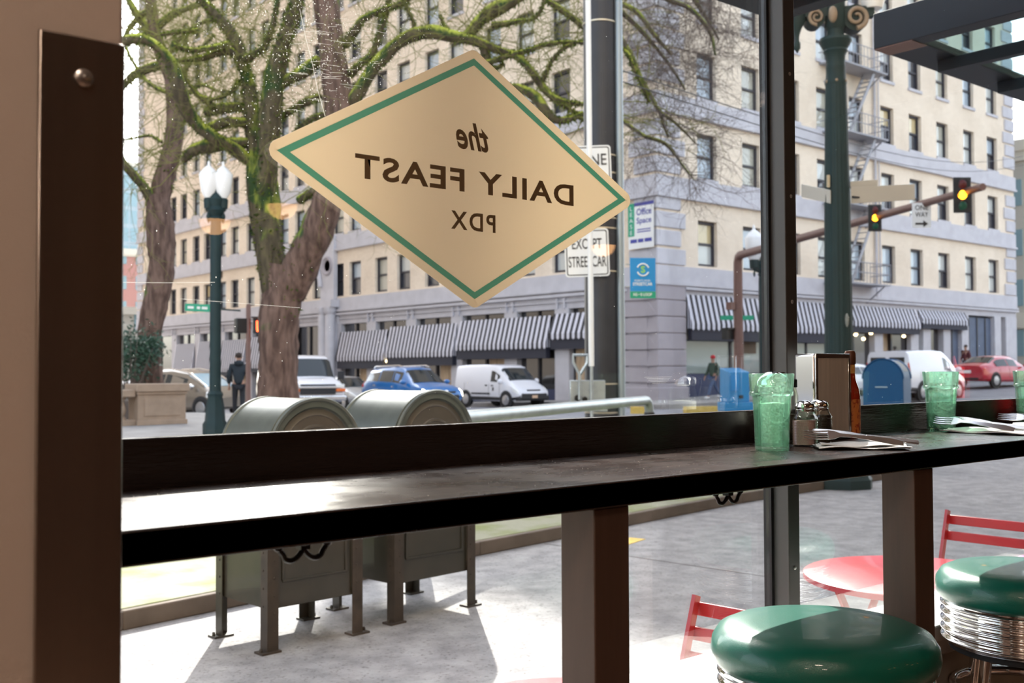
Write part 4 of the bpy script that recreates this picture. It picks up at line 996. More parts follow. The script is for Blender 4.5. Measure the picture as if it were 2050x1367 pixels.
def scroll(cx, cz, r0, s, turns=1.6, y=-.16):
    m = MB(); pts = []
    for i in range(40):
        u = i / 39; a = s * (u * turns * 2 * PI) - PI / 2; r = r0 * (1 - .8 * u); pts.append((cx + r * math.cos(a), y, cz + r * math.sin(a)))
    m.tube(pts, [r0 * .24 * (1 - .5 * i / 39) for i in range(40)], 8); return m
for s_, px in ((1, 1722), (-1, 1642)):
    r0 = (24 if s_ == 1 else 17) * mc; cx = (px - 1683) * mc; cz = zz(38)
    MB().lathe([(0, -.12), (r0 * 1.1, -.12), (r0 * 1.1, .06), (0, .06)], c=(cx, 0, cz), n=28, M=Matrix.Rotation(R(90), 4, 'X')).build('scroll_block', MATS['post_green'], t)
    scroll(cx, cz, r0 * .95, s_, y=-.08).build('scroll', MATS['bronze_paint'], t)
MB().ell((-13 * mc, -.16, zz(38)), 9 * mc, .05, 17 * mc).build('boss', MATS['bronze_paint'], t)
MB().lathe([(0, zz(107)), (3 * mc, zz(102)), (6.5 * mc, zz(97)), (6.5 * mc, zz(86)), (4 * mc, zz(82)), (4.5 * mc, zz(72)), (9 * mc, zz(58)), (17 * mc, zz(42)), (17 * mc, zz(20)), (0, zz(19))], c=(-77 * mc, 0, 0), n=20).build('drop_finial', MATS['post_green'], t)
MB().bar((-77 * mc, 0, zz(25)), (0, 0, zz(25)), .10, .12).bar((77 * mc, 0, zz(25)), (0, 0, zz(25)), .10, .12).build('cross_arm', MATS['post_green'], t)
for s_ in (-1, 1): MB().lathe([(.10, 0), (.12, .05), (.22, .45), (.20, .60), (.08, .78), (0, .9)], c=(77 * mc * s_, 0, zz(18)), n=20).build('lantern', MATS['lantern_white'], t)
mat('sticker_worn', (.32, .33, .30), .8, noise_amt=.4, noise_scale=30)
MB().ell((8 * mc, -.15, zz(642)), 4 * mc, .035, 14 * mc, 8, 6).build('worn_sticker', MATS['sticker_worn'], t)
def blade(label, a, b, h, d0, d1):
    pa = at_d(a[0], a[1], d0); pb = at_d(b[0], b[1], d1); v = pb - pa
    t = thing('street_name_sign', label, 'street sign', pa, math.atan2(v.y, v.x), 'street name signs seen from behind on the lamp column')
    L = math.hypot(v.x, v.y); M = Matrix.Identity(4)
    sh = v.z / L
    q = MB(); q.add([(0, 0, -h / 2), (L, 0, -h / 2 + v.z), (L, .01, -h / 2 + v.z), (0, .01, -h / 2), (0, 0, h / 2), (L, 0, h / 2 + v.z), (L, .01, h / 2 + v.z), (0, .01, h / 2)], [(0, 3, 2, 1), (4, 5, 6, 7), (0, 1, 5, 4), (1, 2, 6, 5), (2, 3, 7, 6), (3, 0, 4, 7)])
    q.build('sign_plate', MATS['sign_back'], t, bevel=.003, smooth=0); return t
b1 = blade('pale back of the street sign left of the green lamp column', (1604, 381), (1662, 394), 27 * mc, dC + .5, dC - .12)
MB().bar((0, -.01, -.07), (0, -.01, .07), .02, .03).build('clamp', MATS['pole_band'], b1).location = (.62, 0, 0)
b2 = blade('long pale back of the street sign right of the green lamp column', (1704, 391), (1832, 384), 33 * mc, dC - .1, dC + .35)
b3 = blade('small beige sign plate above the long street sign', (1703, 372), (1757, 368), 18 * mc, dC - .02, dC + .1)
MB().tube([(0, -.02, -.02), (.1, -.02, -.02)], .012).build('clamp', MATS['sign_black'], b2)

# --- mast arm with two signals
mp = lat(1477, 36 * K); sp = mp.dot(FW)
t = thing('signal_mast', 'brown signal mast pole with long arm reaching over the street', 'traffic signal mast', (0, 0, 0))
ptop = at_d(1477, 512, sp); pend = at_d(1968, 374, 25.0)
MB().tube([(ptop.x, ptop.y, gz(ptop.x, ptop.y)), ptop + Vector((0, 0, -.25)), ptop + Vector((0, 0, -.06)) + (pend - ptop).normalized() * .08, ptop + (pend - ptop).normalized() * .35], [.20, .165, .16, .15], 16).build('pole', MATS['mast_brown'], t)
MB().tube([ptop + (pend - ptop).normalized() * .2, pend], [.155, .09], 12).build('arm', MATS['mast_brown'], t)
MB().cb((ptop.x - .30, ptop.y + .1, at_d(1465, 613, sp).z), .3, .25, .28).build('push_box', MATS['mast_brown'], t)
def signal(label, px, py, d, h):
    c = at_d(px, py, d); w = h * .5
    t = thing('traffic_signal', label, 'traffic light', c, VZ, 'amber traffic signals hung on the mast arm')
    MB().box(-w / 2, w / 2, .0, .05, -h / 2, h / 2).build('back_plate', MATS['signal_black'], t, bevel=.02)
    MB().box(-w * .3, w * .3, .05, .25, -h * .46, h * .46).build('housing', MATS['signal_black'], t, bevel=.02)
    for i, (mm, z) in enumerate((('lens_red_off', .30), ('lens_amber', 0), ('lens_green_off', -.30))):
        MB().lathe([(0, .03), (h * .09, .02), (h * .125, 0)], c=(0, 0, z * h), n=20, M=Matrix.Rotation(R(90), 4, 'X')).build('lens', MATS[mm], t)
        v = MB(); v.tube([(h * .14 * math.cos(a * PI / 8), -.07, z * h + h * .14 * math.sin(a * PI / 8)) for a in range(-1, 10)], .012, 5); v.build('visor', MATS['signal_black'], t)
    return t
def arm_d(px):   # depth of the arm under a pixel column
    lo, hi = 0, 1
    for _ in range(40):
        m_ = (lo + hi) / 2; q = CR.transposed() @ (ptop.lerp(pend, m_) - EYE); x = W / 2 + F * q.x / -q.z
        if x < px: lo = m_
        else: hi = m_
    return ptop.lerp(pend, lo)
for lab, px, py, hp in (('traffic signal showing amber just right of the lamp column', 1752, 436, 54), ('larger traffic signal showing amber at the far end of the arm', 1927, 390, 72)):
    q = arm_d(px); d = q.dot(FW) - .22; signal(lab, px, py, d, hp * d / F)
q = arm_d(1846); d = q.dot(FW) - .18; k = d / F
t = sign('one_way_sign', 'white ONE WAY sign with black arrow on the mast arm', at_d(1845, 431, d), 38 * k, 50 * k, VZ, MATS['sign_white'], None, .04)
fit_text('ONE', 26 * k, 10 * k, MATS['sign_black'], t, (0, -.008, 15 * k), RX90, bold=.01); fit_text('WAY', 26 * k, 10 * k, MATS['sign_black'], t, (0, -.008, 1 * k), RX90, bold=.01)
MB().prism([(-13 * k, -15 * k), (3 * k, -15 * k), (3 * k, -10 * k), (13 * k, -17 * k), (3 * k, -24 * k), (3 * k, -19 * k), (-13 * k, -19 * k)], .005, .008, MX).build('arrow', MATS['sign_black'], t)
# signs and signal on the mast pole
k = sp / F
for lab, px, w in (('small green street sign left of the brown mast pole', 1455, 26), ('small green street sign right of the brown mast pole', 1497, 24)):
    t = sign('street_name_sign', lab, at_d(px, 636, sp - .1), w * k, 9 * k, VZ, MATS['sign_green'], None, .03, 'street sign')
t = thing('walk_signal', 'dark pedestrian signal seen from the side on the brown mast pole', 'pedestrian signal', at_d(1457, 668, sp - .05), VZ + R(40))
MB().box(-.22, .22, -.12, .12, -.22, .22).build('housing', MATS['signal_black'], t, bevel=.02); MB().box(-.24, .24, -.20, -.10, .16, .22).build('visor', MATS['signal_black'], t)

# --- twin lantern lamps
def twin(label, px, d, ztop_px, pole_px_w, s=1.0, spread=15, rz=0):
    c = lat(px, d); g0 = gz(c.x, c.y); t = thing('twin_street_lamp', label, 'street lamp', (c.x, c.y, g0), VZ + rz); k = d / F
    top = at_d(px, ztop_px, d).z - g0; r = pole_px_w / 2 * k
    hb = top - 112 * k * s
    MB().lathe([(r * 2.3, 0), (r * 2.3, .25), (r * 1.9, .32), (r * 1.7, .6), (r * 1.35, .8), (r * 1.5, .86), (r * 1.2, .92)], n=8).build('base', MATS['post_green'], t, smooth=30)
    MB().lathe([(r * 1.12, .85), (r * 1.05, 1.0), (r, hb - .3), (r * .9, hb - .1)], n=48, squ=lambda a: 1 + .03 * abs(math.sin(a * 8))).build('shaft', MATS['post_green'], t)
    MB().lathe([(r * .9, hb - .12), (r * 1.3, hb - .05), (r * 1.0, hb), (r * 1.7, hb + .12), (r * 1.2, hb + .2), (r * 1.5, hb + .35), (r * .6, hb + .5), (r * .2, hb + .75), (0, hb + .8)], n=20).build('capital', MATS['post_green'], t)
    for sg_ in (-1, 1):
        x = sg_ * spread * k
        MB().tube([(0, 0, hb + .15), (x * .5, 0, hb + .08), (x, 0, hb + .14), (x, 0, top - 78 * k * s)], [.05, .06, .07, .06], 10).lathe([(0, -.25), (.03, -.2), (.05, -.1), (.02, 0)], c=(x, 0, hb + .1), n=10).build('arm', MATS['post_green'], t)
        MB().lathe([(.03, 0), (9 * k, 2 * k), (10 * k, 20 * k), (6 * k, 24 * k), (0, 24 * k)], c=(x, 0, top - 98 * k * s), n=16).build('neck', MATS['post_green'], t)
        MB().lathe([(7 * k, 0), (14 * k, 12 * k), (17 * k, 30 * k), (19 * k, 48 * k), (18 * k, 50 * k), (10 * k, 60 * k), (3 * k, 66 * k), (2 * k, 74 * k), (0, 76 * k)], c=(x, 0, top - 76 * k * s), n=24).build('globe', MATS['lantern_white'], t)
    return t
twin('twin lantern street lamp with white globes in front of the left trees', 431, 21.5, 322, 21, 1.0, 14, R(15))
twin('smaller twin lantern street lamp just left of the window mullion', 1527, 40, 478, 13, .62, 15, 0)
t = sign('street_name_sign', 'green street name sign left of the twin lamp post', at_d(396, 616, 26), 52 * 26 / F, 15 * 26 / F, VZ, MATS['sign_green'], None, .03, 'street sign')
t.rotation_euler = (0, R(3), VZ); MB().bar((.3, .02, 0), (1.05, .05, -.02), .03, .04).build('bracket', MATS['post_green'], t)
MB().box(-.25, -.1, -.01, -.004, -.03, .03).box(-.02, .06, -.01, -.004, -.03, .03).box(.1, .24, -.01, -.004, -.03, .03).build('legend', MATS['sign_white'], t)

# --- walk signal with red hand
dq = 24.0; c = lat(497, dq); k = dq / F
t = thing('brown_signal_pole', 'slim brown pole carrying the pedestrian signals', 'pole', (c.x, c.y, gz(c.x, c.y)))
MB().lathe([(.09, 0), (.09, .1), (.06, .2), (.055, at_d(497, 612, dq).z - GZ), (.03, at_d(497, 607, dq).z - GZ), (0, at_d(497, 606, dq).z - GZ)], n=12).build('shaft', MATS['mast_brown'], t)
t = thing('hand_signal', 'pedestrian signal glowing with a red raised hand', 'pedestrian signal', at_d(526, 651, dq), VZ)
MB().box(-20 * k, 20 * k, 0, .25, -16 * k, 16 * k).build('housing', MATS['signal_black'], t, bevel=.02); MB().box(-20 * k, 20 * k, -.16, 0, 14 * k, 17 * k).build('visor', MATS['signal_black'], t)
h_ = MB(); hx = -6 * k
h_.prism(rounded([(hx - 6 * k, -13 * k), (hx + 5 * k, -13 * k), (hx + 7 * k, 0), (hx - 7 * k, 0)], 2 * k), .002, .01, MX)
for i, (x_, l_) in enumerate(((-5.2, 9), (-1.8, 12), (1.6, 11), (4.8, 8))): h_.prism(rounded([(hx + (x_ - 1.5) * k, -1 * k), (hx + (x_ + 1.5) * k, -1 * k), (hx + (x_ + 1.5) * k, l_ * k), (hx + (x_ - 1.5) * k, l_ * k)], 1.3 * k), .002, .01, MX)
h_.prism([(hx + 5 * k, -8 * k), (hx + 10 * k, -1 * k), (hx + 8 * k, 2 * k), (hx + 4 * k, -2 * k)], .002, .01, MX)
h_.build('hand_symbol', MATS['lens_hand'], t)
t = thing('walk_signal', 'dark pedestrian signal seen from behind left of the brown pole', 'pedestrian signal', at_d(483, 652, dq), VZ + R(30))
MB().box(-12 * k, 10 * k, -.12, .12, -15 * k, 15 * k).build('housing', MATS['signal_black'], t, bevel=.02); MB().bar((0, 0, 0), (14 * k, 0, 0), .04, .04).build('bracket', MATS['signal_black'], t)
mat('red_white', (.75, .75, .75), .4)
# --- balustrade with pedestal
mat('balustrade_stone', (.36, .27, .20), .85, noise_amt=.2, noise_scale=3, bump=.2)
pa = at_z(372, 848, GZ); pb = at_z(276, 852, GZ); v = (pb - pa); v.z = 0; rz = math.atan2(-v.y, -v.x)
t = thing('stone_balustrade', 'tan stone balustrade with carved pedestal at the lower left', 'balustrade', (pb.x, pb.y, GZ), rz)
L_ = v.length; hP = 1.02
MB().box(0, L_, 0, .55, .10, hP - .2).box(-.03, L_ + .03, -.04, .6, 0, .12).build('pedestal', MATS['balustrade_stone'], t, bevel=.01)
MB().box(-.06, L_ + .07, -.08, .63, hP - .2, hP).box(-.03, L_ + .03, -.04, .6, hP - .27, hP - .2).build('cap_stone', MATS['balustrade_stone'], t, bevel=.02)
MB().box(.16, L_ - .14, -.02, .0, .22, hP - .36).build('carved_panel', MATS['balustrade_stone'], t, bevel=.008)
MB().box(-5.5, -.03, .05, .5, 0, .14).build('bottom_rail', MATS['balustrade_stone'], t, bevel=.01); MB().box(-5.5, -.06, .0, .55, hP - .32, hP - .14).build('top_rail', MATS['balustrade_stone'], t, bevel=.02)
for i in range(14):
    MB().lathe([(.11, .14), (.11, .19), (.06, .22), (.10, .30), (.12, .38), (.09, .50), (.055, .58), (.08, .61), (.06, .64), (.10, .66), (.10, .70)], c=(-.30 - i * .375, .27, 0), n=14).build('baluster', MATS['balustrade_stone'], t)

# --- news boxes
mat('news_blue', (.005, .23, .50), .4, coat=.3)
dn = 33.0; c = lat(1478, dn); k = dn / F
t = thing('news_box_base', 'blue steel base stand under the newspaper box', 'stand', (c.x, c.y, gz(c.x, c.y)), VZ + R(12))
MB().box(-32 * k, 30 * k, -.1, .5, 0, .28).build('stand', MATS['news_blue'], t, bevel=.02)
t = thing('newspaper_box', 'bright blue newspaper box with sloping top by the brown mast', 'newspaper box', (c.x, c.y, gz(c.x, c.y) + .28), VZ + R(22))
MB().add([(-23 * k, -.05, 0), (24 * k, -.05, 0), (24 * k, .5, 0), (-23 * k, .5, 0), (-23 * k, -.05, .95), (24 * k, -.05, .95), (24 * k, .5, 1.08), (-23 * k, .5, 1.08)], [(0, 3, 2, 1), (4, 5, 6, 7), (0, 1, 5, 4), (1, 2, 6, 5), (2, 3, 7, 6), (3, 0, 4, 7)]).build('cabinet', MATS['news_blue'], t, bevel=.02)
MB().box(-20 * k, -2 * k, -.08, -.05, .35, .85).build('display_door', MATS['sign_blue'], t, bevel=.01); MB().box(-.02, .12, -.09, -.05, .12, .22).build('coin_slot', MATS['signal_black'], t)

# --- blue collection mailbox
mat('usps_blue', (.0, .075, .21), .5, spec=.3)
cm = lat(1767, 14.2); dm_ = 14.2; k = dm_ / F
t = thing('collection_mailbox', 'dark blue round-topped mailbox behind the hot sauce bottle', 'mailbox', (cm.x, cm.y, GZ), VZ - R(30))
r = 39 * k; zt = at_d(1767, 719, dm_).z - GZ; zs = zt - r
out = [(-r, .15), (r, .15), (r, zs)] + [(r * math.cos(PI * i / 20), zs + r * math.sin(PI * i / 20)) for i in range(1, 20)] + [(-r, zs)]
MB().prism(out, -.60, 0, MX).build('cabinet', MATS['usps_blue'], t, bevel=.012)
o2 = [(x * 1.045, z if z < .2 else zs + (z - zs) * 1.045 if z > zs else z) for x, z in out]
mat('rim_pale', (.35, .48, .58), .3, .3)
fr2 = MB(); n = len(out)
for i in range(2, n - 1):
    fr2.prism([o2[i], o2[(i + 1) % n], out[(i + 1) % n], out[i]], -.62, -.56, MX); fr2.prism([o2[i], o2[(i + 1) % n], out[(i + 1) % n], out[i]], -.04, .01, MX)
fr2.build('rim', MATS['usps_blue'], t)
q = MB(); a0 = PI * .12; a1 = PI * .36
q.add([(1.03 * r * math.cos(a), y, zs + 1.03 * r * math.sin(a)) for a in (a0, (a0 + a1) / 2, a1) for y in (.10, .50)], [(0, 1, 3, 2), (2, 3, 5, 4)])
q.build('mail_slot', MATS['signal_black'], t)
for (x, y) in ((-r * .85, .06), (r * .85, .06), (-r * .85, .54), (r * .85, .54)): MB().box(x - .03, x + .03, y - .03, y + .03, 0, .15).build('leg', MATS['usps_blue'], t)
MB().box(-.10, .06, -.012, 0, zs - .12, zs - .105).build('label_bar', MATS['rim_pale'], t)

# --- canopies of the restaurant
t = thing('dark_canopy', 'dark steel canopy end above the window, upper middle', 'canopy', (0, 0, 0))
zc = 3.0; ca = at_z(1558, 44, zc)
MB().box(3.35, ca.x, ca.y - .14, ca.y, zc, zc + .24).build('front_beam', MATS['dark_steel'], t, bevel=.004)
MB().box(ca.x - .10, ca.x, 1.535, ca.y - .14, zc, zc + .24).build('end_beam', MATS['dark_steel'], t, bevel=.004)
MB().box(3.35, ca.x - .1, 1.535, ca.y - .14, zc + .12, zc + .20).build('deck', MATS['dark_steel'], t)
cb2 = at_z(1749, 99, zc)
t = thing('glass_canopy', 'dark steel canopy with glass panels at the upper right', 'canopy', (0, 0, 0))
x0 = cb2.x; y1 = cb2.y; x1 = 9.5
canopy_glass = glass_pane_mat('canopy_glass', (.72, .86, .86), .012)
MB().box(x0 + .121, x1, y1 - .23, y1, zc, zc + .045).build('outer_beam', MATS['dark_steel'], t, bevel=.004)
MB().box(x0, x0 + .12, 1.535, y1, zc, zc + .20).build('end_beam', MATS['dark_steel'], t, bevel=.004)
for i in range(5):
    x = x0 + .47 + i * .73; MB().box(x, x + .06, 1.535, y1 - .12, zc - .07, zc - .001).build('rafter', MATS['dark_steel'], t, bevel=.003)
MB().box(x0 + .121, x1, 1.535, y1 - .231, zc + .012, zc + .022).build('glass_panel', canopy_glass, t, smooth=0)
MB().box(x0 + .002, x0 + .16, y1 - .228, y1 - .002, zc - .004, zc - .0005).build('rusty_plate', MATS['mast_brown'], t)

# --- red bistro furniture
mat('bistro_red', (.42, .018, .025), .38, coat=.3, noise_amt=.12, noise_scale=14); mat('bistro_top', (.44, .035, .055), .32, col2=(.36, .02, .035), noise_scale=3, coat=.3)
def table(label, x, y, r, ztop):
    t = thing('bistro_table', label, 'table', (x, y, GZ), 0, 'round red bistro tables outside the window'); h = ztop - GZ
    MB().lathe([(0, h - .012), (r - .01, h - .012), (r - .006, h - .024), (r, h - .022), (r, h - .004), (r - .006, h), (0, h)], n=72).build('tabletop', MATS['bistro_top'], t)
    for s in (-1, 1):
        for q in (-1, 1):
            MB().bar((q * .18, s * .22, h - .02), (-q * .24, s * .24, 0), .012, .028).build('leg', MATS['bistro_red'], t)
        MB().bar((-.22, s * .24, .06), (.22, s * .24, .06), .012, .02).build('stretcher', MATS['bistro_red'], t)
    return t
c = at_z(1846, 1152, .50); c.y += .02; r = .104 * c.dot(FW)
table('round red metal table in view between mullion and right stool', c.x, c.y, r, .50)
print('table', c, r)
table('round red metal table, only its rim seen at the bottom edge', lat(1140, 2.5).x, lat(1140, 2.5).y, .32, .41)
def chair(label, x, y, rz, h, slats=3):
    t = thing('bistro_chair', label, 'chair', (x, y, GZ), rz, 'red slatted bistro chairs'); w = .36
    # faces -x (local); back at x = +.0
    for s in (0, w): 
        MB().bar((.02, -s, h), (-.09, -s, .42), .012, .026).bar((-.09, -s, .42), (-.40, -s, 0), .012, .026).build('back_post', MATS['bistro_red'], t)
        MB().bar((-.42, -s * .94 - .012, .44), (.02, -s * .94 - .012, 0), .012, .026).build('leg', MATS['bistro_red'], t)
    zt = h
    for i in range(slats):
        xx = .03 - .023 * i * 1.2; z = h - .02 - i * .062
        q = MB(); q.box(xx, xx + .010, -w - .02, .02, z - .038, z, 0); q.build('back_slat', MATS['bistro_red'], t, bevel=.003)
    for i in range(6): MB().box(-.44 + i * .058, -.40 + i * .058, -w, 0, .43, .444).build('seat_slat', MATS['bistro_red'], t, bevel=.003)
    return t
c = at_z(1893, 1022, .64); chair('red slatted chair beyond the round table at the right edge', c.x, c.y, R(2), .64 - GZ, 2)
c = at_z(1386, 1194, .60); print('chair', c); chair('red slatted chair just left of the nearest green stool', c.x, c.y, R(6), .60 - GZ, 3)
mat('pink_petal', (.75, .08, .45), .6); mat('leaf_green', (.03, .10, .04), .6)
c = at_z(2047, 1165, .50)
t = thing('flower_vase', 'small vase with a pink flower on the red table', 'flower', (c.x - .02, c.y - .02, .5005))
MB().lathe([(0, 0), (.02, 0), (.025, .03), (.012, .06), (.014, .07)], n=16).build('vase', MATS['sign_white'], t)
m = MB(); m.tube([(0, 0, .05), (.0, .0, .085)], .002, 5); m.build('stem', MATS['leaf_green'], t)
m = MB()
for k in range(6): a = k * PI / 3; m.ell((.013 * math.cos(a), .013 * math.sin(a), .088), .010, .010, .005, 8, 5)
m.build('petals', MATS['pink_petal'], t)
# ================================================================== vehicles
mat('car_glass', (.015, .022, .026), .06, spec=.6); mat('tyre', (.015, .015, .015), .85); mat('hub', (.45, .45, .46), .3, .8); mat('trim_black', (.02, .02, .022), .6)
mat('tail_red', (.55, .01, .01), .2, coat=1); mat('lamp_clear', (.85, .85, .82), .15, coat=1, emit=(1, .9, .7), es=.0); mat('lamp_on', (1, .95, .85), .2, emit=(1, .9, .72), es=4); mat('marker_orange', (.75, .16, .02), .25, coat=1); mat('plate_tan', (.62, .42, .28), .5); mat('chrome_car', (.8, .8, .8), .15, 1)
def paint(name, c, metal=.0): return mat(name, c, .28, metal, coat=1)
class Car:
    def __init__(s, st): s.st = st
    def ring(s, i):
        x, zb, zl, zt, w, wt = s.st[i]
        h = [(0, zb), (w * .88, zb), (w * .985, zb + .10), (w, zb + (zl - zb) * .55), (w * .975, zl), (wt + (w - wt) * .10, zt - (zt - zl) * .13 - .01), (wt * .90, zt - .004), (wt * .5, zt + .012)]
        return [Vector((x, y, z)) for y, z in h] + [Vector((x, 0, zt + .018))] + [Vector((x, -y, z)) for y, z in reversed(h[1:])]
    def body(s, m, parent, name='body'):
        b = MB(); n = len(s.st); rs = [s.ring(i) for i in range(n)]; L = len(rs[0]); vs = [v for r_ in rs for v in r_]; fs = []
        for i in range(n - 1):
            for j in range(L): a = i * L + j; c = i * L + (j + 1) % L; fs.append((a, c, c + L, a + L))
        fs.append(tuple(range(L))); fs.append(tuple(reversed(range((n - 1) * L, n * L))))
        return b.add(vs, fs).build(name, m, parent, smooth=38)
    def pt(s, i, seg, v, side):
        # i may be fractional station, seg..seg+1 with v
        k = int(math.floor(i)); k = min(k, len(s.st) - 2); f = i - k
        a = s.ring(k); b = s.ring(k + 1); p = a[seg].lerp(a[seg + 1], v); q = b[seg].lerp(b[seg + 1], v); r_ = p.lerp(q, f)
        if side < 0: r_ = Vector((r_.x, -r_.y, r_.z))
        return r_
    def panel(s, name, m, parent, i0, i1, seg0, v0, seg1, v1, side, off=.008, th=.004, v0b=None, v1b=None):
        # quad patch between stations i0,i1 and ring params (seg0,v0)-(seg1,v1)
        import itertools
        js = sorted({seg0 + v0, seg1 + v1} | {float(k) for k in range(int(math.ceil(seg0 + v0)), int(math.floor(seg1 + v1)) + 1)})
        ja, jb = js[0], js[-1]; ta = [(j - ja) / max(1e-6, jb - ja) for j in js]; jb2a = seg0 + (v0 if v0b is None else v0b); jb2b = seg1 + (v1 if v1b is None else v1b)
        is_ = sorted({float(i0), float(i1)} | {float(k) for k in range(int(math.ceil(i0)), int(math.floor(i1)) + 1)})
        G = []
        for i in is_:
            f = (i - i0) / max(1e-6, i1 - i0); lo = ja + (jb2a - ja) * f; hi = jb + (jb2b - jb) * f; row = []
            for t_ in ta:
                j = lo + (hi - lo) * t_; k = min(int(math.floor(j)), 7); row.append(s.pt(i, k, j - k, side))
            G.append(row)
        ni, nj = len(G), len(ta); vs = []; 
        for sg in (off, -th):
            for i in range(ni):
                for j in range(nj):
                    du = G[min(i + 1, ni - 1)][j] - G[max(i - 1, 0)][j]; dv = G[i][min(j + 1, nj - 1)] - G[i][max(j - 1, 0)]; nr = du.cross(dv).normalized(); p = G[i][j]
                    if nr.dot(p - Vector((p.x * .9, 0, .6))) < 0: nr = -nr
                    vs.append(p + nr * sg)
        N = ni * nj; fs = []
        for i in range(ni - 1):
            for j in range(nj - 1): q = i * nj + j; fs += [(q, q + 1, q + nj + 1, q + nj), (N + q, N + q + nj, N + q + nj + 1, N + q + 1)]
        for i in range(ni - 1):
            for j in (0, nj - 1): q = i * nj + j; fs.append((q, q + nj, N + q + nj, N + q))
        for j in range(nj - 1):
            for i in (0, ni - 1): q = i * nj + j; fs.append((q, q + 1, N + q + 1, N + q))
        return MB().add(vs, fs).build(name, m, parent, smooth=30)
    def wheels(s, parent, xf, xr, w, r=.33):
        for x in (xf, xr):
            for sd in (1, -1):
                Mw = Matrix.Rotation(R(-90 * sd), 4, 'X')
                MB().lathe([(0, -.02), (r * 1.16, -.02), (r * 1.16, .012), (r * 1.05, .014), (0, .014)], c=(x, sd * w, r * 1.02), n=28, M=Mw).build('wheel_arch', MATS['trim_black'], parent)
                wo = MB().lathe([(0, -.18), (r * .95, -.18), (r, -.15), (r, .0), (r * .93, .03), (r * .68, .035), (r * .66, .02)], c=(x, sd * w, r), n=28, M=Mw).build('wheel', MATS['tyre'], parent)
                hb = MB().lathe([(r * .66, .018), (r * .60, .035), (r * .16, .045), (0, .05)], c=(x, sd * w, r), n=24, M=Mw)
                hb.build('hub_cap', MATS['hub'], wo)
def place_car(name, label, cat, st, col, px, d, head, scale=1.0, z=None):
    c = lat(px, d); zz_ = gz(c.x, c.y) - .165 if z is None else z
    t = thing(name, label, cat, (c.x, c.y, zz_), head); t.scale = (scale,) * 3
    return t, Car(st)
SUV = [(-2.28, .50, .80, .84, .78, .66), (-2.24, .36, .98, 1.12, .88, .70), (-1.86, .30, 1.08, 1.60, .915, .62), (-1.0, .28, 1.06, 1.675, .925, .65), (-.1, .28, 1.03, 1.68, .925, .66), (.45, .28, 1.0, 1.61, .925, .63), (1.22, .28, .98, 1.06, .92, .74), (1.85, .30, .88, .96, .90, .70), (2.18, .36, .72, .82, .84, .62), (2.30, .46, .58, .64, .76, .55)]
VAN = [(-2.2, .42, 1.0, 1.60, .84, .70), (-2.16, .32, 1.06, 1.78, .90, .76), (-1.4, .28, 1.08, 1.83, .915, .77), (-.2, .28, 1.06, 1.84, .915, .77), (.55, .28, 1.04, 1.80, .915, .75), (.85, .28, 1.02, 1.72, .915, .72), (1.50, .28, .98, 1.14, .905, .72), (1.85, .30, .86, .98, .89, .70), (2.12, .36, .70, .80, .84, .62), (2.22, .45, .55, .62, .78, .55)]
BIGVAN = [(-2.8, .5, 1.1, 1.95, .92, .80), (-2.75, .4, 1.15, 2.03, .98, .84), (-1.0, .38, 1.15, 2.06, 1.0, .86), (.7, .38, 1.15, 2.05, 1.0, .86), (1.15, .38, 1.14, 1.96, 1.0, .82), (1.75, .40, 1.12, 1.28, .99, .84), (2.45, .42, 1.0, 1.16, .98, .84), (2.68, .46, .80, .98, .96, .82), (2.74, .5, .72, .78, .94, .8)]
SEDAN = [(-2.3, .42, .82, .98, .82, .66), (-2.2, .32, .86, 1.04, .88, .70), (-1.65, .27, .90, 1.10, .90, .68), (-1.0, .25, .92, 1.40, .91, .60), (-.3, .25, .92, 1.46, .91, .60), (.3, .25, .91, 1.42, .91, .60), (1.15, .25, .88, .98, .90, .72), (1.8, .28, .80, .88, .88, .68), (2.2, .34, .64, .72, .80, .58), (2.3, .42, .52, .58, .72, .5)]
MINI = [(-2.1, .42, .9, 1.2, .80, .62), (-2.0, .32, 1.0, 1.42, .88, .64), (-1.2, .26, 1.02, 1.60, .90, .64), (-.3, .26, 1.0, 1.62, .90, .64), (.5, .26, .97, 1.50, .90, .60), (1.35, .26, .92, 1.04, .89, .66), (1.8, .30, .80, .90, .85, .62), (2.05, .38, .62, .70, .76, .52)]
def doors_line(c, t, xs, m='trim_black'):
    for i in xs:
        for sd in (1, -1): c.panel('door_seam', MATS[m], t, i, i + .02, 2, .2, 3, .95, sd, .004, .002)
def handles(c, t, xs, m):
    for i in xs:
        for sd in (1, -1): c.panel('door_handle', m, t, i, i + .16, 3, .62, 3, .78, sd, .03, .002)
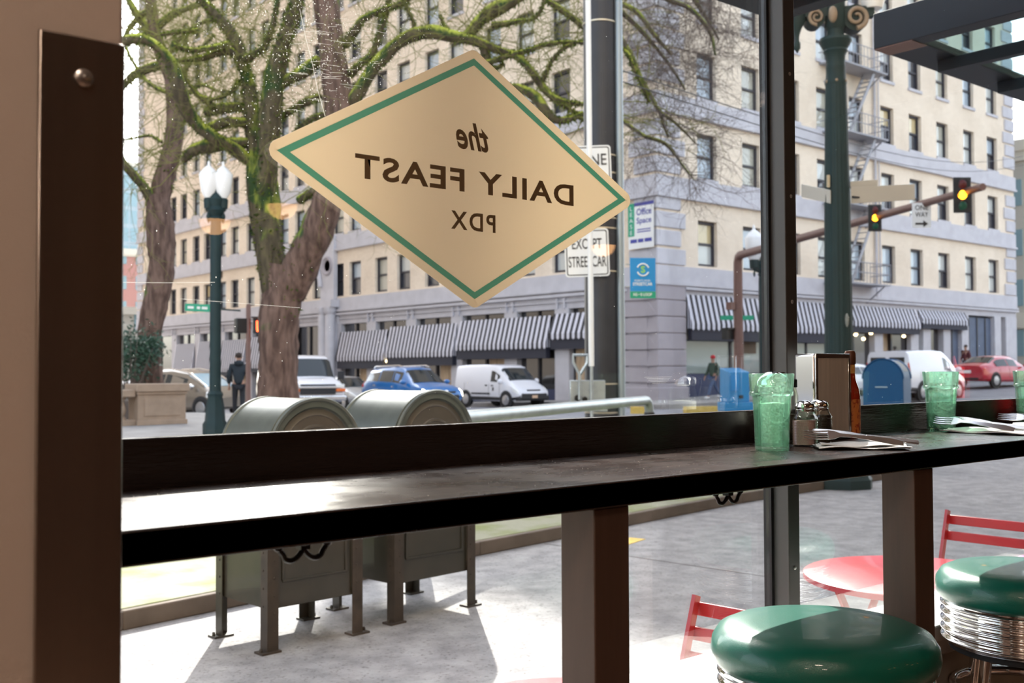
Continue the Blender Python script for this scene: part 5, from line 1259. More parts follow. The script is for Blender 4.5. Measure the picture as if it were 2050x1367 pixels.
# blue SUV
blue = paint('paint_blue', (.0, .13, .40)); 
t, c = place_car('suv', 'bright blue SUV with headlights on, left of the small white van', 'car', SUV, blue, 824, 41, R(-90))
c.body(blue, t); c.wheels(t, 1.42, -1.40, .915, .35)
for sd in (1, -1):
    c.panel('side_window', MATS['car_glass'], t, 1.85, 2.95, 4, .10, 4, .80, sd); c.panel('side_window', MATS['car_glass'], t, 3.02, 4.0, 4, .10, 4, .90, sd); c.panel('side_window', MATS['car_glass'], t, 4.08, 5.75, 4, .10, 4, .90, sd)
    c.panel('windscreen_half', MATS['car_glass'], t, 5.12, 5.98, 5, .25, 7, 1.0, sd, .010); c.panel('rear_window', MATS['car_glass'], t, 1.05, 1.9, 5, .4, 7, 1.0, sd, .010)
    c.panel('headlight', MATS['lamp_on'], t, 7.3, 8.55, 4, -.9, 4, .2, sd, .012); c.panel('tail_light', MATS['tail_red'], t, .6, 1.35, 3, .6, 4, .5, sd, .012)
    MB().ell((.92, sd * 1.03, 1.10), .10, .14, .09, 12, 8).build('mirror', blue, t)
    MB().tube([(-1.7, sd * .62, 1.62), (-1.6, sd * .62, 1.70), (.1, sd * .62, 1.73), (.3, sd * .62, 1.68)], .025, 8).build('roof_rail', MATS['chrome_car'], t)
    c.panel('sill_trim', MATS['trim_black'], t, .9, 8.2, 1, .6, 2, .35, sd, .01)
MB().box(2.28, 2.33, -.58, .58, .42, .62).build('lower_grille', MATS['trim_black'], t, bevel=.02); MB().box(2.16, 2.30, -.45, .45, .69, .76).build('upper_grille', MATS['trim_black'], t, bevel=.02)
MB().ell((2.29, 0, .74), .02, .10, .07).build('badge', MATS['chrome_car'], t); MB().box(2.32, 2.345, -.16, .16, .45, .55).build('license_plate', MATS['sign_white'], t); handles(c, t, (2.6, 4.1), MATS['chrome_car'])
# white compact van
white = paint('paint_white', (.72, .72, .76))
def compact_van(name, label, px, d, head, scale, rear):
    t, c = place_car(name, label, 'van', VAN, white, px, d, head, scale)
    c.body(white, t); c.wheels(t, 1.42, -1.35, .905, .34)
    for sd in (1, -1):
        c.panel('side_window', MATS['car_glass'], t, 3.75, 5.75, 4, .10, 4, .82, sd, v1b=.55)
        c.panel('windscreen_half', MATS['car_glass'], t, 5.08, 5.96, 5, .2, 7, 1.0, sd, .010)
        c.panel('headlight', MATS['lamp_clear'], t, 6.9, 8.3, 4, -.6, 4, .2, sd, .012)
        c.panel('sill_trim', MATS['trim_black'], t, .9, 8.0, 1, .5, 2, .25, sd, .01)
        MB().box(-.95, .35, sd * .918 - .006, sd * .918 + .006, .56, .63).build('rub_strip', MATS['trim_black'], t, bevel=.003)
        MB().ell((1.18, sd * 1.03, 1.12), .09, .13, .12, 12, 8).build('mirror', white, t)
        if rear: c.panel('tail_light', MATS['tail_red'], t, .2, .9, 3, .5, 4, .6, sd, .02); MB().box(-2.215, -2.185, sd * .08, sd * .66, 1.14, 1.58) .build('rear_window', MATS['car_glass'], t, bevel=.01)
    MB().box(2.13, 2.25, -.70, .70, .36, .62).box(1.95, 2.22, -.84, .84, .32, .50).build('bumper', MATS['trim_black'], t, bevel=.04)
    MB().box(2.10, 2.19, -.36, .36, .72, .78).build('grille', MATS['trim_black'], t, bevel=.01); MB().box(2.25, 2.262, -.15, .15, .42, .54).build('license_plate', MATS['plate_tan'], t)
    MB().box(-2.26, -2.12, -.86, .86, .34, .52).build('rear_bumper', MATS['trim_black'], t, bevel=.03)
    doors_line(c, t, (1.9, 3.6, 5.2)); handles(c, t, (3.3, 3.85), MATS['trim_black'])
    c.panel('door_lettering', MATS['pole_dark'], t, 3.95, 4.2, 3, .05, 3, .5, -1, .006, .002)
    return t
compact_van('delivery_van', 'small white delivery van parked in front of the hotel, nose to the right', 1003, 44.5, R(-90), .97, False)
compact_van('delivery_van', 'white van seen from behind, right of the blue mailbox', 1836, 41.5, R(2), 1.05, True)
# big white van
t, c = place_car('passenger_van', 'large white van with orange markers behind the thick tree trunk', 'van', BIGVAN, white, 598, 41, R(-105), 1.08)
c.body(white, t); c.wheels(t, 1.75, -1.7, .98, .38)
lb = mat('windscreen_blue', (.10, .40, .58), .08, spec=.8, coat=1)
for sd in (1, -1):
    c.panel('side_window', MATS['car_glass'], t, 3.3, 4.8, 4, .15, 4, .85, sd); c.panel('side_window', MATS['car_glass'], t, 1.3, 2.9, 4, .15, 4, .85, sd)
    c.panel('windscreen_half', MATS['car_glass'], t, 4.06, 4.96, 5, .2, 7, 1.0, sd, .010)
    MB().box(2.70, 2.80, sd * .60, sd * .92, .93, 1.06).build('headlight', MATS['lamp_clear'], t, bevel=.02) if sd > 0 else MB().box(2.70, 2.80, -.92, -.60, .93, 1.06).build('headlight', MATS['lamp_clear'], t, bevel=.02)
    a, b = sorted((sd * .62, sd * .95)); MB().box(2.72, 2.82, a, b, .80, .91).build('marker_light', MATS['marker_orange'], t, bevel=.02)
    MB().box(1.5, 1.62, *sorted((sd * 1.02, sd * 1.24)), 1.22, 1.50).build('mirror', MATS['trim_black'], t, bevel=.03)
MB().box(2.74, 2.80, -.6, .6, 1.0, 1.06).build('upper_grille', MATS['trim_black'], t); MB().box(2.74, 2.83, -.62, .62, .93, .985).build('chrome_bar', MATS['chrome_car'], t, bevel=.01); MB().box(2.72, 2.79, -.60, .60, .72, .92).build('grille', MATS['trim_black'], t)
MB().box(2.74, 2.92, -.96, .96, .50, .68).build('bumper', MATS['chrome_car'], t, bevel=.04)
# beige minivan
beige = paint('paint_beige', (.20, .165, .13), .3)
t, c = place_car('minivan', 'beige minivan with silver mirror behind the stone pedestal', 'car', MINI, beige, 385, 37, R(-70), 1.02)
c.body(beige, t); c.wheels(t, 1.35, -1.30, .885, .34)
for sd in (1, -1):
    c.panel('side_window', MATS['car_glass'], t, 1.25, 2.75, 4, .10, 4, .88, sd); c.panel('side_window', MATS['car_glass'], t, 2.85, 4.75, 4, .10, 4, .88, sd, v1b=.7)
    c.panel('windscreen_half', mat('windscreen_sky', (.35, .50, .58), .06, spec=.9, coat=1), t, 4.06, 4.97, 5, .2, 7, 1.0, sd, .010); c.panel('headlight', MATS['lamp_clear'], t, 5.5, 6.6, 4, -.6, 4, .2, sd, .012)
    MB().ell((1.05, sd * 1.02, 1.06), .10, .13, .09, 12, 8).build('mirror', MATS['chrome_car'], t); MB().tube([(-1.8, sd * .66, 1.46), (-1.2, sd * .66, 1.63), (-.3, sd * .66, 1.65), (.5, sd * .63, 1.53), (1.3, sd * .68, 1.08)], .03, 6).build('roof_edge', MATS['chrome_car'], t)
handles(c, t, (2.3, 3.0), beige); doors_line(c, t, (2.8,))
# sedans
silver = paint('paint_silver', (.50, .52, .54), .4); red = paint('paint_red', (.48, .012, .03))
def sedan(name, label, col, px, d, head, scale=1, tail=False):
    t, c = place_car(name, label, 'car', SEDAN, col, px, d, head, scale); c.body(col, t); c.wheels(t, 1.40, -1.38, .895, .33)
    for sd in (1, -1):
        c.panel('side_window', MATS['car_glass'], t, 2.35, 3.7, 4, .12, 4, .88, sd, v1=.5, v1b=.88) if False else c.panel('side_window', MATS['car_glass'], t, 2.6, 3.9, 4, .12, 4, .85, sd)
        c.panel('side_window', MATS['car_glass'], t, 4.0, 5.7, 4, .12, 4, .85, sd); c.panel('windscreen_half', MATS['car_glass'], t, 5.08, 5.96, 5, .2, 7, 1.0, sd, .010); c.panel('rear_window', MATS['car_glass'], t, 2.08, 2.95, 5, .2, 7, 1, sd, .010)
        c.panel('tail_light', MATS['tail_red'], t, .3, 1.2, 3, .7, 4, .3, sd, .012); c.panel('headlight', MATS['lamp_clear'], t, 7.0, 8.4, 4, -.5, 4, .2, sd, .012)
        MB().ell((.85, sd * .99, 1.0), .09, .12, .07, 12, 8).build('mirror', col, t)
    MB().box(-2.32, -2.28, -.25, .25, .66, .80).build('license_plate', MATS['sign_white'], t); MB().box(-2.33, -2.22, -.6, .6, .36, .46).build('rear_valance', MATS['trim_black'], t, bevel=.02)
    doors_line(c, t, (2.9, 4.0)); return t
sedan('sedan', 'red sedan seen from behind at the right edge of the street', red, 1992, 49, R(-6), 1.0, True)
sedan('sedan', 'white car partly hidden between the napkin holder and blue mailbox', white, 1702, 46, R(0), .95)
sedan('sedan', 'silver car glimpsed between the large white van and blue SUV', silver, 690, 50, R(-90), 1.08)
sedan('sedan', 'silver car mostly hidden by the leafy shrub at the left', silver, 300, 46, R(-60), 1.05)

# ================================================================== people
mat('skin', (.42, .24, .17), .6); mat('coat_navy', (.012, .022, .032), .8, noise_amt=.2, noise_scale=6); mat('trouser_dark', (.012, .014, .02), .8); mat('hair_dark', (.03, .02, .016), .8); mat('jeans', (.06, .10, .20), .8); mat('beanie_red', (.50, .02, .03), .8); mat('jacket_green', (.05, .08, .06), .85); mat('shoe_white', (.7, .7, .7), .6); mat('shoe_black', (.02, .02, .02), .6); mat('jacket_maroon', (.10, .02, .025), .8)
def skin(name, chain, edges, m, parent, sub=2, root=0):
    me = bpy.data.meshes.new(name); me.from_pydata([p for p, r in chain], edges, []); bm = bmesh.new(); bm.from_mesh(me); L = bm.verts.layers.skin.verify(); bm.verts.ensure_lookup_table()
    for i, (p, r) in enumerate(chain): bm.verts[i][L].radius = r if isinstance(r, tuple) else (r, r)
    bm.verts[root][L].use_root = True; bm.to_mesh(me); bm.free(); me.materials.append(m)
    o = bpy.data.objects.new(name, me); COL.objects.link(o); o.parent = parent
    s = o.modifiers.new('skin', 'SKIN'); s.use_smooth_shade = True
    if sub: b = o.modifiers.new('sub', 'SUBSURF'); b.levels = sub; b.render_levels = sub
    return o
def person(label, loc, rz, H, pose, top, legm, hat=None, hair=None, shoes='shoe_black', hood=False):
    # local: faces +x, y left
    t = thing('person', label, 'person', loc, rz); s = H / 1.75; t.scale = (s, s, s)
    J = dict(pel=(0, 0, .95), bel=(0, 0, 1.10), che=(.01, 0, 1.30), nek=(0, 0, 1.47), hd0=(.02, 0, 1.56), hd1=(.02, 0, 1.68))
    sw = pose.get('stride', .1); arm = pose.get('arm', .05)
    ch = [(J['pel'], (.15, .11)), (J['bel'], (.13, .10)), (J['che'], (.16, .11)), (J['nek'], .055), (J['hd0'], (.075, .085)), (J['hd1'], (.07, .085))]
    ed = [(0, 1), (1, 2), (2, 3), (3, 4), (4, 5)]
    for sd in (1, -1):
        f = sd * sw; b0 = len(ch)
        knee = (f * .55 + .04, sd * .10, .50); ank = (f * 1.0 - (.10 if f < 0 else 0), sd * .10, .09 + (.04 if f < 0 and sw > .2 else 0)); toe = (ank[0] + .17, sd * .11, .04)
        ch += [((0, sd * .10, .88), (.085, .09)), (knee, .055), (ank, .038), (toe, .032)]
        ed += [(0, b0), (b0, b0 + 1), (b0 + 1, b0 + 2), (b0 + 2, b0 + 3)]
        g = len(ch); sh = (0, sd * .19, 1.40); el = (-f * .35 * arm * 8 - .03, sd * .26, 1.13); wr = (el[0] + .08 + abs(arm), sd * .25, .90)
        ch += [(sh, .052), (el, .04), (wr, .028), ((wr[0] + .03, wr[1], wr[2] - .07), (.035, .02))]
        ed += [(2, g), (g, g + 1), (g + 1, g + 2), (g + 2, g + 3)]
        for k in range(4):
            q = len(ch); y = wr[1] + (k - 1.5) * .018
            ch += [((wr[0] + .04, y, wr[2] - .11), .009), ((wr[0] + .055, y, wr[2] - .15 + abs(k - 1.3) * .006), .0085), ((wr[0] + .05, y, wr[2] - .17 + abs(k - 1.3) * .008), .008)]
            ed += [(g + 3, q), (q, q + 1), (q + 1, q + 2)]
        q = len(ch); ch += [((wr[0] + .065, wr[1] - sd * .02, wr[2] - .07), .010), ((wr[0] + .085, wr[1] - sd * .02, wr[2] - .10), .009)]; ed += [(g + 3, q), (q, q + 1)]
    skin('body', ch, ed, MATS['skin'], t, 1)
    fc = MB(); fc.ell((.105, 0, 1.615), .018, .012, .022, 8, 6); fc.ell((.10, .0, 1.575), .008, .022, .006, 8, 4)
    for sd in (1, -1): fc.ell((.02, sd * .085, 1.62), .02, .012, .03, 8, 6)
    fc.build('face', MATS['skin'], t)
    ey = MB(); 
    for sd in (1, -1): ey.ell((.098, sd * .03, 1.64), .008, .011, .007, 8, 5)
    ey.build('eyes', MATS['hair_dark'], t)
    # jacket
    jc = [((0, 0, .86), (.19, .14)), ((0, 0, 1.08), (.17, .135)), ((.01, 0, 1.30), (.195, .14)), ((0, 0, 1.43), (.10, .085))]; je = [(0, 1), (1, 2), (2, 3)]
    for sd in (1, -1):
        f = sd * sw; g = len(jc); el = (-f * .35 * arm * 8 - .03, sd * .26, 1.13); wr = (el[0] + .08 + abs(arm), sd * .25, .92)
        jc += [((0, sd * .19, 1.39), .085), (el, .068), (wr, .052)]; je += [(2, g), (g, g + 1), (g + 1, g + 2)]
    skin('jacket', jc, je, top, t, 2)
    if hood: MB().ell((-.07, 0, 1.47), .10, .13, .08, 14, 8).build('hood', top, t)
    tc_ = [((0, 0, .92), (.155, .12))]; te = []
    for sd in (1, -1):
        f = sd * sw; knee = (f * .55 + .04, sd * .10, .50); ank = (f * 1.0 - (.10 if f < 0 else 0), sd * .10, .12 + (.04 if f < 0 and sw > .2 else 0)); g = len(tc_)
        tc_ += [((0, sd * .09, .84), .10), (knee, .072), (ank, .058)]; te += [(0, g), (g, g + 1), (g + 1, g + 2)]
    skin('trousers', tc_, te, legm, t, 2)
    for sd in (1, -1):
        f = sd * sw; ax = f * 1.0 - (.10 if f < 0 else 0)
        MB().ell((ax + .07, sd * .105, .05 + (.04 if f < 0 and sw > .2 else 0)), .15, .05, .05, 12, 8).build('shoe', MATS[shoes], t)
    if hat: MB().ell((.01, 0, 1.685), .105, .095, .085, 14, 8).lathe([(.098, 0), (.106, .005), (.106, .035), (.098, .04)], c=(.01, 0, 1.64), n=20).build('beanie', hat, t)
    if hair: MB().ell((-.005, 0, 1.675), .105, .092, .085, 14, 8).build('hair', hair, t)
    return t
c = lat(478, 29.5); person('person in dark navy coat seen from behind beside the brown pole', (c.x, c.y, gz(c.x, c.y) + .0), R(HEAD + 14), 1.84, dict(stride=.10, arm=.04), MATS['coat_navy'], MATS['trouser_dark'], hair=MATS['hair_dark'], hood=True)
c = lat(1428, 43.6); person('person in red beanie and green jacket walking left past the corner shop', (c.x, c.y, gz(c.x, c.y) + .0), R(HEAD + 90 + 30), 1.80, dict(stride=.36, arm=.08), MATS['jacket_green'], MATS['jeans'], hat=MATS['beanie_red'], shoes='shoe_white')
c = lat(1934, 57); person('person in maroon jacket behind the red sedan', (c.x, c.y, gz(c.x, c.y) + .0), R(160), 1.75, dict(stride=.15, arm=.04), MATS['jacket_maroon'], MATS['trouser_dark'], hair=MATS['hair_dark'])

# ================================================================== trees
moss_bark('bark_brown', (.19, .125, .10), (.085, .055, .045), (.20, .25, .05), (.035, .07, .03), -.02)
moss_bark('bark_mossy', (.12, .10, .06), (.06, .05, .035), (.42, .45, .07), (.035, .065, .025), .10)
mat('twig', (.13, .10, .085), .9); leafy_mat('twig_mossy', (.24, .24, .08), .3); _ = leafy_mat('moss_tuft', (.24, .30, .05), .5, (.05, .10, .03))
def limb_pts(path, D):
    # path: (px, py, dd, halfwidth_px)
    return smooth_path([(at_d(px, py, D + dd), hw * (D + dd) / F) for px, py, dd, hw in path], 5)
def limb(name, path, D, m, parent, n=14, rough=.10, base=None):
    pts = limb_pts(path, D); mb = MB(); o = []
    if base is not None: pts = [(Vector((pts[0][0].x, pts[0][0].y, base)), pts[0][1] * 1.35)] + pts
    mb.tube([p for p, r in pts], [r for p, r in pts], n)
    vs = []
    cs = [p for p, r in pts]
    for k, v in enumerate(mb.v):
        i = min(k // n, len(cs) - 1); c_ = cs[i]; q = Vector(v); dv = q - c_
        f = 1 + rough * 2.2 * (noise.noise(Vector((q.x * 1.9, q.y * 1.9, q.z * .7)))) + rough * 1.2 * noise.noise(q * 5)
        vs.append(tuple(c_ + dv * f))
    mb.v = vs
    mb.build(name, m, parent, smooth=80); return pts
def tufts(mb, pts, dens, size, rr):
    for i in range(len(pts) - 1):
        (p, r), (q, r2) = pts[i], pts[i + 1]; L = (q - p).length
        for _ in range(int(L * dens)):
            t = rr.random(); c_ = p.lerp(q, t); ra = r + (r2 - r) * t; ax = (q - p).normalized()
            dv = Vector((rr.gauss(0, 1), rr.gauss(0, 1), rr.gauss(.35, 1))); dv -= ax * dv.dot(ax); dv.normalize()
            b = c_ + dv * ra * .9; s = size * rr.uniform(.5, 1.4); tip = b + dv * s + Vector((rr.gauss(0, .3), rr.gauss(0, .3), -.35)) * s * .7; sd = ax.cross(dv) * s * .28; sa = ax * s * .28
            mb.add([b + sd, b - sd * .5 + sa, b - sd * .5 - sa, tip], [(0, 1, 3), (1, 2, 3), (2, 0, 3)])
def twigs(mb, start, dirv, L, r, rr, depth=2, n=4, droop=.0):
    p = start; d = dirv.normalized(); pts = [p]; k = 6
    for i in range(k):
        d = (d + Vector((rr.gauss(0, .22), rr.gauss(0, .22), rr.gauss(-droop, .2)))).normalized(); p = p + d * L / k; pts.append(p)
        if depth > 0 and i > 0 and rr.random() < n / 5:
            twigs(mb, p, (d + Vector((rr.gauss(0, .7), rr.gauss(0, .7), rr.gauss(0, .6)))), L * rr.uniform(.4, .7), r * .6, rr, depth - 1, n, droop)
    mb.tube(pts, [r * (1 - .7 * i / k) for i in range(k + 1)], 4 if depth else 3, cap=False)
# -- big twin-stemmed tree
D1 = 22.0
b0 = lat(552, D1)
t = thing('street_tree', 'massive mossy bare tree with forked trunk behind the mailboxes', 'tree', (0, 0, 0))
trunk = limb('trunk', [(552, 868, 0, 52), (553, 800, 0, 42), (556, 720, 0, 39), (562, 640, 0, 37), (572, 575, 0, 40), (580, 535, 0, 44)], D1, MATS['bark_brown'], t, 22, .12, base=GZ - .05)
tw = MB(); mo = MB(); rr = random.Random(4)
stemL = limb('stem', [(560, 590, 0, 30), (545, 530, .1, 30), (532, 450, .2, 31), (524, 370, .3, 29), (516, 300, .3, 22), (505, 240, .3, 17), (499, 180, .3, 15), (487, 128, .3, 13), (468, 76, .2, 12), (435, 33, .1, 10), (398, -8, 0, 9), (380, -60, 0, 8)], D1, MATS['bark_mossy'], t, 16)
stemM = limb('stem', [(528, 400, .2, 22), (534, 320, 0, 22), (540, 256, -.2, 23), (551, 150, -.4, 21), (571, 77, -.6, 17), (590, 20, -.8, 14), (602, -50, -1, 11)], D1, MATS['bark_mossy'], t, 16)
stemR = limb('stem', [(578, 590, 0, 34), (602, 525, -.2, 36), (634, 460, -.4, 34), (660, 390, -.5, 31), (676, 300, -.6, 29), (678, 220, -.6, 30), (670, 140, -.6, 29), (660, 60, -.6, 27), (648, -50, -.6, 24)], D1, MATS['bark_brown'], t, 18)
LIMBS = [
 [(516, 335, .3, 9), (470, 300, 0, 12), (425, 272, -.4, 13), (386, 240, -.6, 14), (362, 190, -.9, 14), (345, 132, -1.0, 13), (320, 98, -1.1, 12), (290, 79, -1.2, 11), (258, 80, -1.3, 10), (236, 86, -1.4, 9), (190, 95, -1.5, 8)],
 [(487, 122, .3, 9), (510, 108, 0, 9), (530, 92, -.2, 8), (546, 50, -.4, 6), (556, 0, -.4, 5), (560, -40, -.4, 4)],
 [(487, 128, .3, 9), (462, 104, .1, 8), (440, 104, 0, 7), (404, 116, -.1, 6), (362, 122, -.2, 4), (330, 128, -.3, 3)],
 [(503, 218, .3, 9), (470, 214, .5, 10), (440, 218, .8, 11), (412, 226, 1, 8)], [(505, 248, .3, 9), (460, 244, 0, 11), (425, 256, -.2, 10), (404, 262, -.3, 7)],
 [(508, 285, .3, 9), (460, 287, 0, 12), (420, 292, 0, 14), (390, 300, .1, 12), (368, 320, .3, 8)],
 [(430, 218, .8, 6), (412, 200, .7, 7), (398, 192, .7, 5), (380, 170, .7, 3), (362, 138, .7, 2)],
 [(478, 160, .3, 4), (470, 178, .2, 4), (440, 196, .1, 3), (420, 200, 0, 3)],
 [(700, 215, -.6, 12), (722, 178, -.9, 13), (745, 140, -1.0, 12), (772, 110, -1.1, 13), (800, 84, -1.2, 13), (835, 68, -1.3, 14), (870, 64, -1.4, 13), (905, 72, -1.5, 12), (950, 82, -1.6, 10), (995, 100, -1.7, 8), (1036, 114, -1.8, 8), (1060, 138, -1.9, 7), (1083, 170, -1.9, 8), (1110, 198, -2, 6), (1145, 222, -2, 4), (1180, 250, -2, 3)],
 [(1083, 168, -1.9, 5), (1096, 140, -2, 4), (1112, 112, -2, 4), (1140, 90, -2, 4), (1170, 82, -2, 3), (1230, 70, -2, 3)],
 [(964, 128, -1.6, 7), (990, 122, -1.7, 6), (1024, 110, -1.8, 6), (1060, 100, -1.9, 5), (1092, 90, -2, 5), (1130, 84, -2, 4), (1170, 86, -2.1, 3)],
 [(930, 78, -1.5, 9), (948, 58, -1.5, 13), (966, 36, -1.5, 14), (990, 20, -1.5, 14), (1020, 6, -1.5, 12), (1060, -14, -1.5, 10)],
 [(985, 50, -1.5, 6), (1010, 48, -1.6, 6), (1040, 42, -1.7, 5), (1068, 38, -1.7, 4), (1084, 18, -1.8, 4), (1094, -14, -1.8, 3)],
 [(1080, -10, -1.6, 6), (1105, 8, -1.7, 6), (1130, 24, -1.7, 6), (1165, 52, -1.8, 5), (1200, 84, -1.8, 4), (1250, 100, -1.9, 4), (1275, 150, -2, 4), (1300, 205, -2, 3)],
 [(1010, 172, -1.7, 5), (1045, 178, -1.8, 8), (1075, 196, -1.9, 10), (1090, 218, -2, 9), (1112, 240, -2, 8), (1140, 238, -2, 7), (1168, 226, -2, 5)],
 [(1083, 172, -1.9, 6), (1110, 196, -2, 7), (1140, 206, -2, 6), (1170, 208, -2.1, 4)],
 [(968, 90, -1.6, 9), (975, 120, -1.6, 9), (985, 140, -1.6, 6), (1010, 128, -1.6, 4)],
 [(700, 150, -.6, 9), (722, 128, -.8, 8), (745, 108, -.9, 7), (762, 62, -1, 6), (775, 22, -1, 5), (780, -30, -1, 4)],
 [(690, 90, -.6, 11), (712, 60, -.9, 9), (726, 40, -1, 7), (760, 22, -1.1, 6), (800, 8, -1.2, 6), (840, -20, -1.2, 5)],
 [(640, 120, -.6, 13), (612, 140, -.5, 13), (580, 158, -.4, 12), (556, 176, -.3, 10)], [(640, 195, -.6, 7), (612, 205, -.3, 8), (585, 222, 0, 7), (556, 240, .1, 6)], [(650, 230, -.6, 6), (620, 240, -.3, 6), (590, 268, 0, 6)],
 [(600, 400, -.2, 8), (630, 380, -.6, 8), (665, 350, -.9, 8)],
 [(830, 66, -1.3, 5), (826, 40, -1.3, 4), (812, 10, -1.3, 3), (806, -20, -1.3, 3)], [(880, 30, -1.4, 3), (892, 56, -1.4, 3), (905, 72, -1.5, 3)],
 [(396, 60, -.2, 4), (350, 66, -.4, 4), (320, 70, -.5, 3)], [(345, 90, -1, 6), (380, 100, -.6, 6), (420, 96, -.3, 6), (455, 90, 0, 7)],
]
# upper crown, above the picture: its limb throws the soft shadow band across the window
top_ = stemR[-1][0]; crown = smooth_path([(top_, .26), (Vector((top_.x + 1.6, top_.y + .4, 12.2)), .22), (Vector((12.6, 19.9, 15.4)), .18), (Vector((13.25, 20.1, 18.4)), .15), (Vector((13.5, 20.4, 21.5)), .10)], 6)
MB().tube([p for p, r in crown], [r for p, r in crown], 10).build('branch', MATS['bark_mossy'], t, smooth=80)
allp = []
for L_ in LIMBS:
    pp_ = limb('branch', L_, D1, MATS['bark_mossy'], t, 9, .14); allp.append(pp_); tufts(mo, pp_, 190, .05, rr)
for s_ in (stemL, stemM): tufts(mo, s_, 200, .07, rr)
tufts(mo, stemR[:12], 90, .06, rr); tufts(mo, trunk[16:], 60, .06, rr)
for pp_ in allp + [stemL[-18:], stemM[-12:], stemR[-10:]]:
    for i in range(2, len(pp_) - 1, 2):
        if rr.random() < .8:
            p, r_ = pp_[i]; up = Vector((rr.gauss(0, 1), rr.gauss(0, 1), rr.gauss(.5, .7))); twigs(tw, p, up, rr.uniform(.7, 1.6), .009, rr, 2, 3)
    p, r_ = pp_[-1]; 
    for _ in range(3): twigs(tw, p, Vector((rr.gauss(0, 1), rr.gauss(0, 1), rr.gauss(.2, .6))), 1.6, .012, rr, 2, 4)
o = mo.build('moss', MATS['moss_tuft'], t, smooth=0); o['kind'] = 'stuff'
o = tw.build('twigs', MATS['twig_mossy'], t, smooth=0); o['kind'] = 'stuff'
# -- left tree
D2 = 29.5
t = thing('street_tree', 'bare tree with reddish brown trunk rising behind the stone balustrade', 'tree', (0, 0, 0)); tw = MB(); mo = MB(); rr = random.Random(9)
A = limb('trunk', [(296, 790, 0, 27), (300, 720, 0, 25), (304, 650, 0, 25), (316, 590, 0, 24), (324, 530, 0, 25), (322, 480, 0, 27), (318, 430, 0, 27), (316, 392, 0, 26)], D2, MATS['bark_brown'], t, 18, .12, base=GZ - .05)
B = limb('stem', [(318, 410, 0, 22), (332, 350, 0, 21), (346, 290, 0, 19), (350, 235, 0, 17), (344, 170, 0, 15), (328, 120, 0, 13), (312, 70, 0, 13), (302, 0, 0, 13), (298, -60, 0, 12)], D2, MATS['bark_brown'], t, 14)
tufts(mo, B[:14], 60, .08, rr)
LB = [[(310, 415, 0, 15), (292, 380, -.3, 11), (268, 350, -.6, 10), (245, 325, -.9, 9), (215, 280, -1.2, 8)], [(340, 128, 0, 9), (300, 136, .3, 9), (268, 152, .6, 9), (244, 172, .9, 8), (215, 190, 1.2, 7)],
      [(344, 190, 0, 5), (300, 168, .3, 4), (270, 130, .5, 3), (250, 90, .7, 3)], [(324, 285, 0, 3), (300, 272, .3, 2.5), (260, 278, .6, 2), (235, 282, .8, 2)],
      [(316, 90, 0, 9), (290, 50, .3, 8), (265, 15, .6, 7), (250, -20, .8, 6)], [(312, 60, 0, 8), (345, 30, -.3, 7), (395, 10, -.5, 6), (440, -10, -.8, 5)],
      [(330, 130, 0, 5), (350, 90, -.3, 4), (380, 60, -.5, 4), (420, 40, -.7, 3), (460, 50, -.9, 2)], [(344, 180, 0, 5), (372, 140, -.4, 4), (400, 100, -.7, 3), (430, 70, -.9, 3)], [(345, 200, 0, 5), (372, 190, -.2, 5), (400, 170, -.4, 4), (430, 180, -.5, 3)],
      [(300, 20, 0, 6), (272, 40, .3, 5), (246, 84, .5, 4), (238, 150, .6, 3)]]
for L_ in LB:
    pp_ = limb('branch', L_, D2, MATS['bark_mossy'], t, 9, .14); tufts(mo, pp_, 40, .07, rr)
    for i in range(2, len(pp_) - 1, 2):
        p, r_ = pp_[i]; twigs(tw, p, Vector((rr.gauss(0, 1), rr.gauss(0, 1), rr.gauss(.5, .7))), rr.uniform(1.2, 2.6), .014, rr, 2, 4)
    for _ in range(3): twigs(tw, pp_[-1][0], Vector((rr.gauss(0, 1), rr.gauss(0, 1), rr.gauss(.3, .6))), 2.2, .014, rr, 2, 4)
for i in range(8, len(B), 2): twigs(tw, B[i][0], Vector((rr.gauss(0, 1), rr.gauss(0, 1), rr.gauss(.3, .6))), 2.6, .016, rr, 2, 4)
o = mo.build('moss', MATS['moss_tuft'], t, smooth=0); o['kind'] = 'stuff'; o = tw.build('twigs', MATS['twig_mossy'], t, smooth=0); o['kind'] = 'stuff'
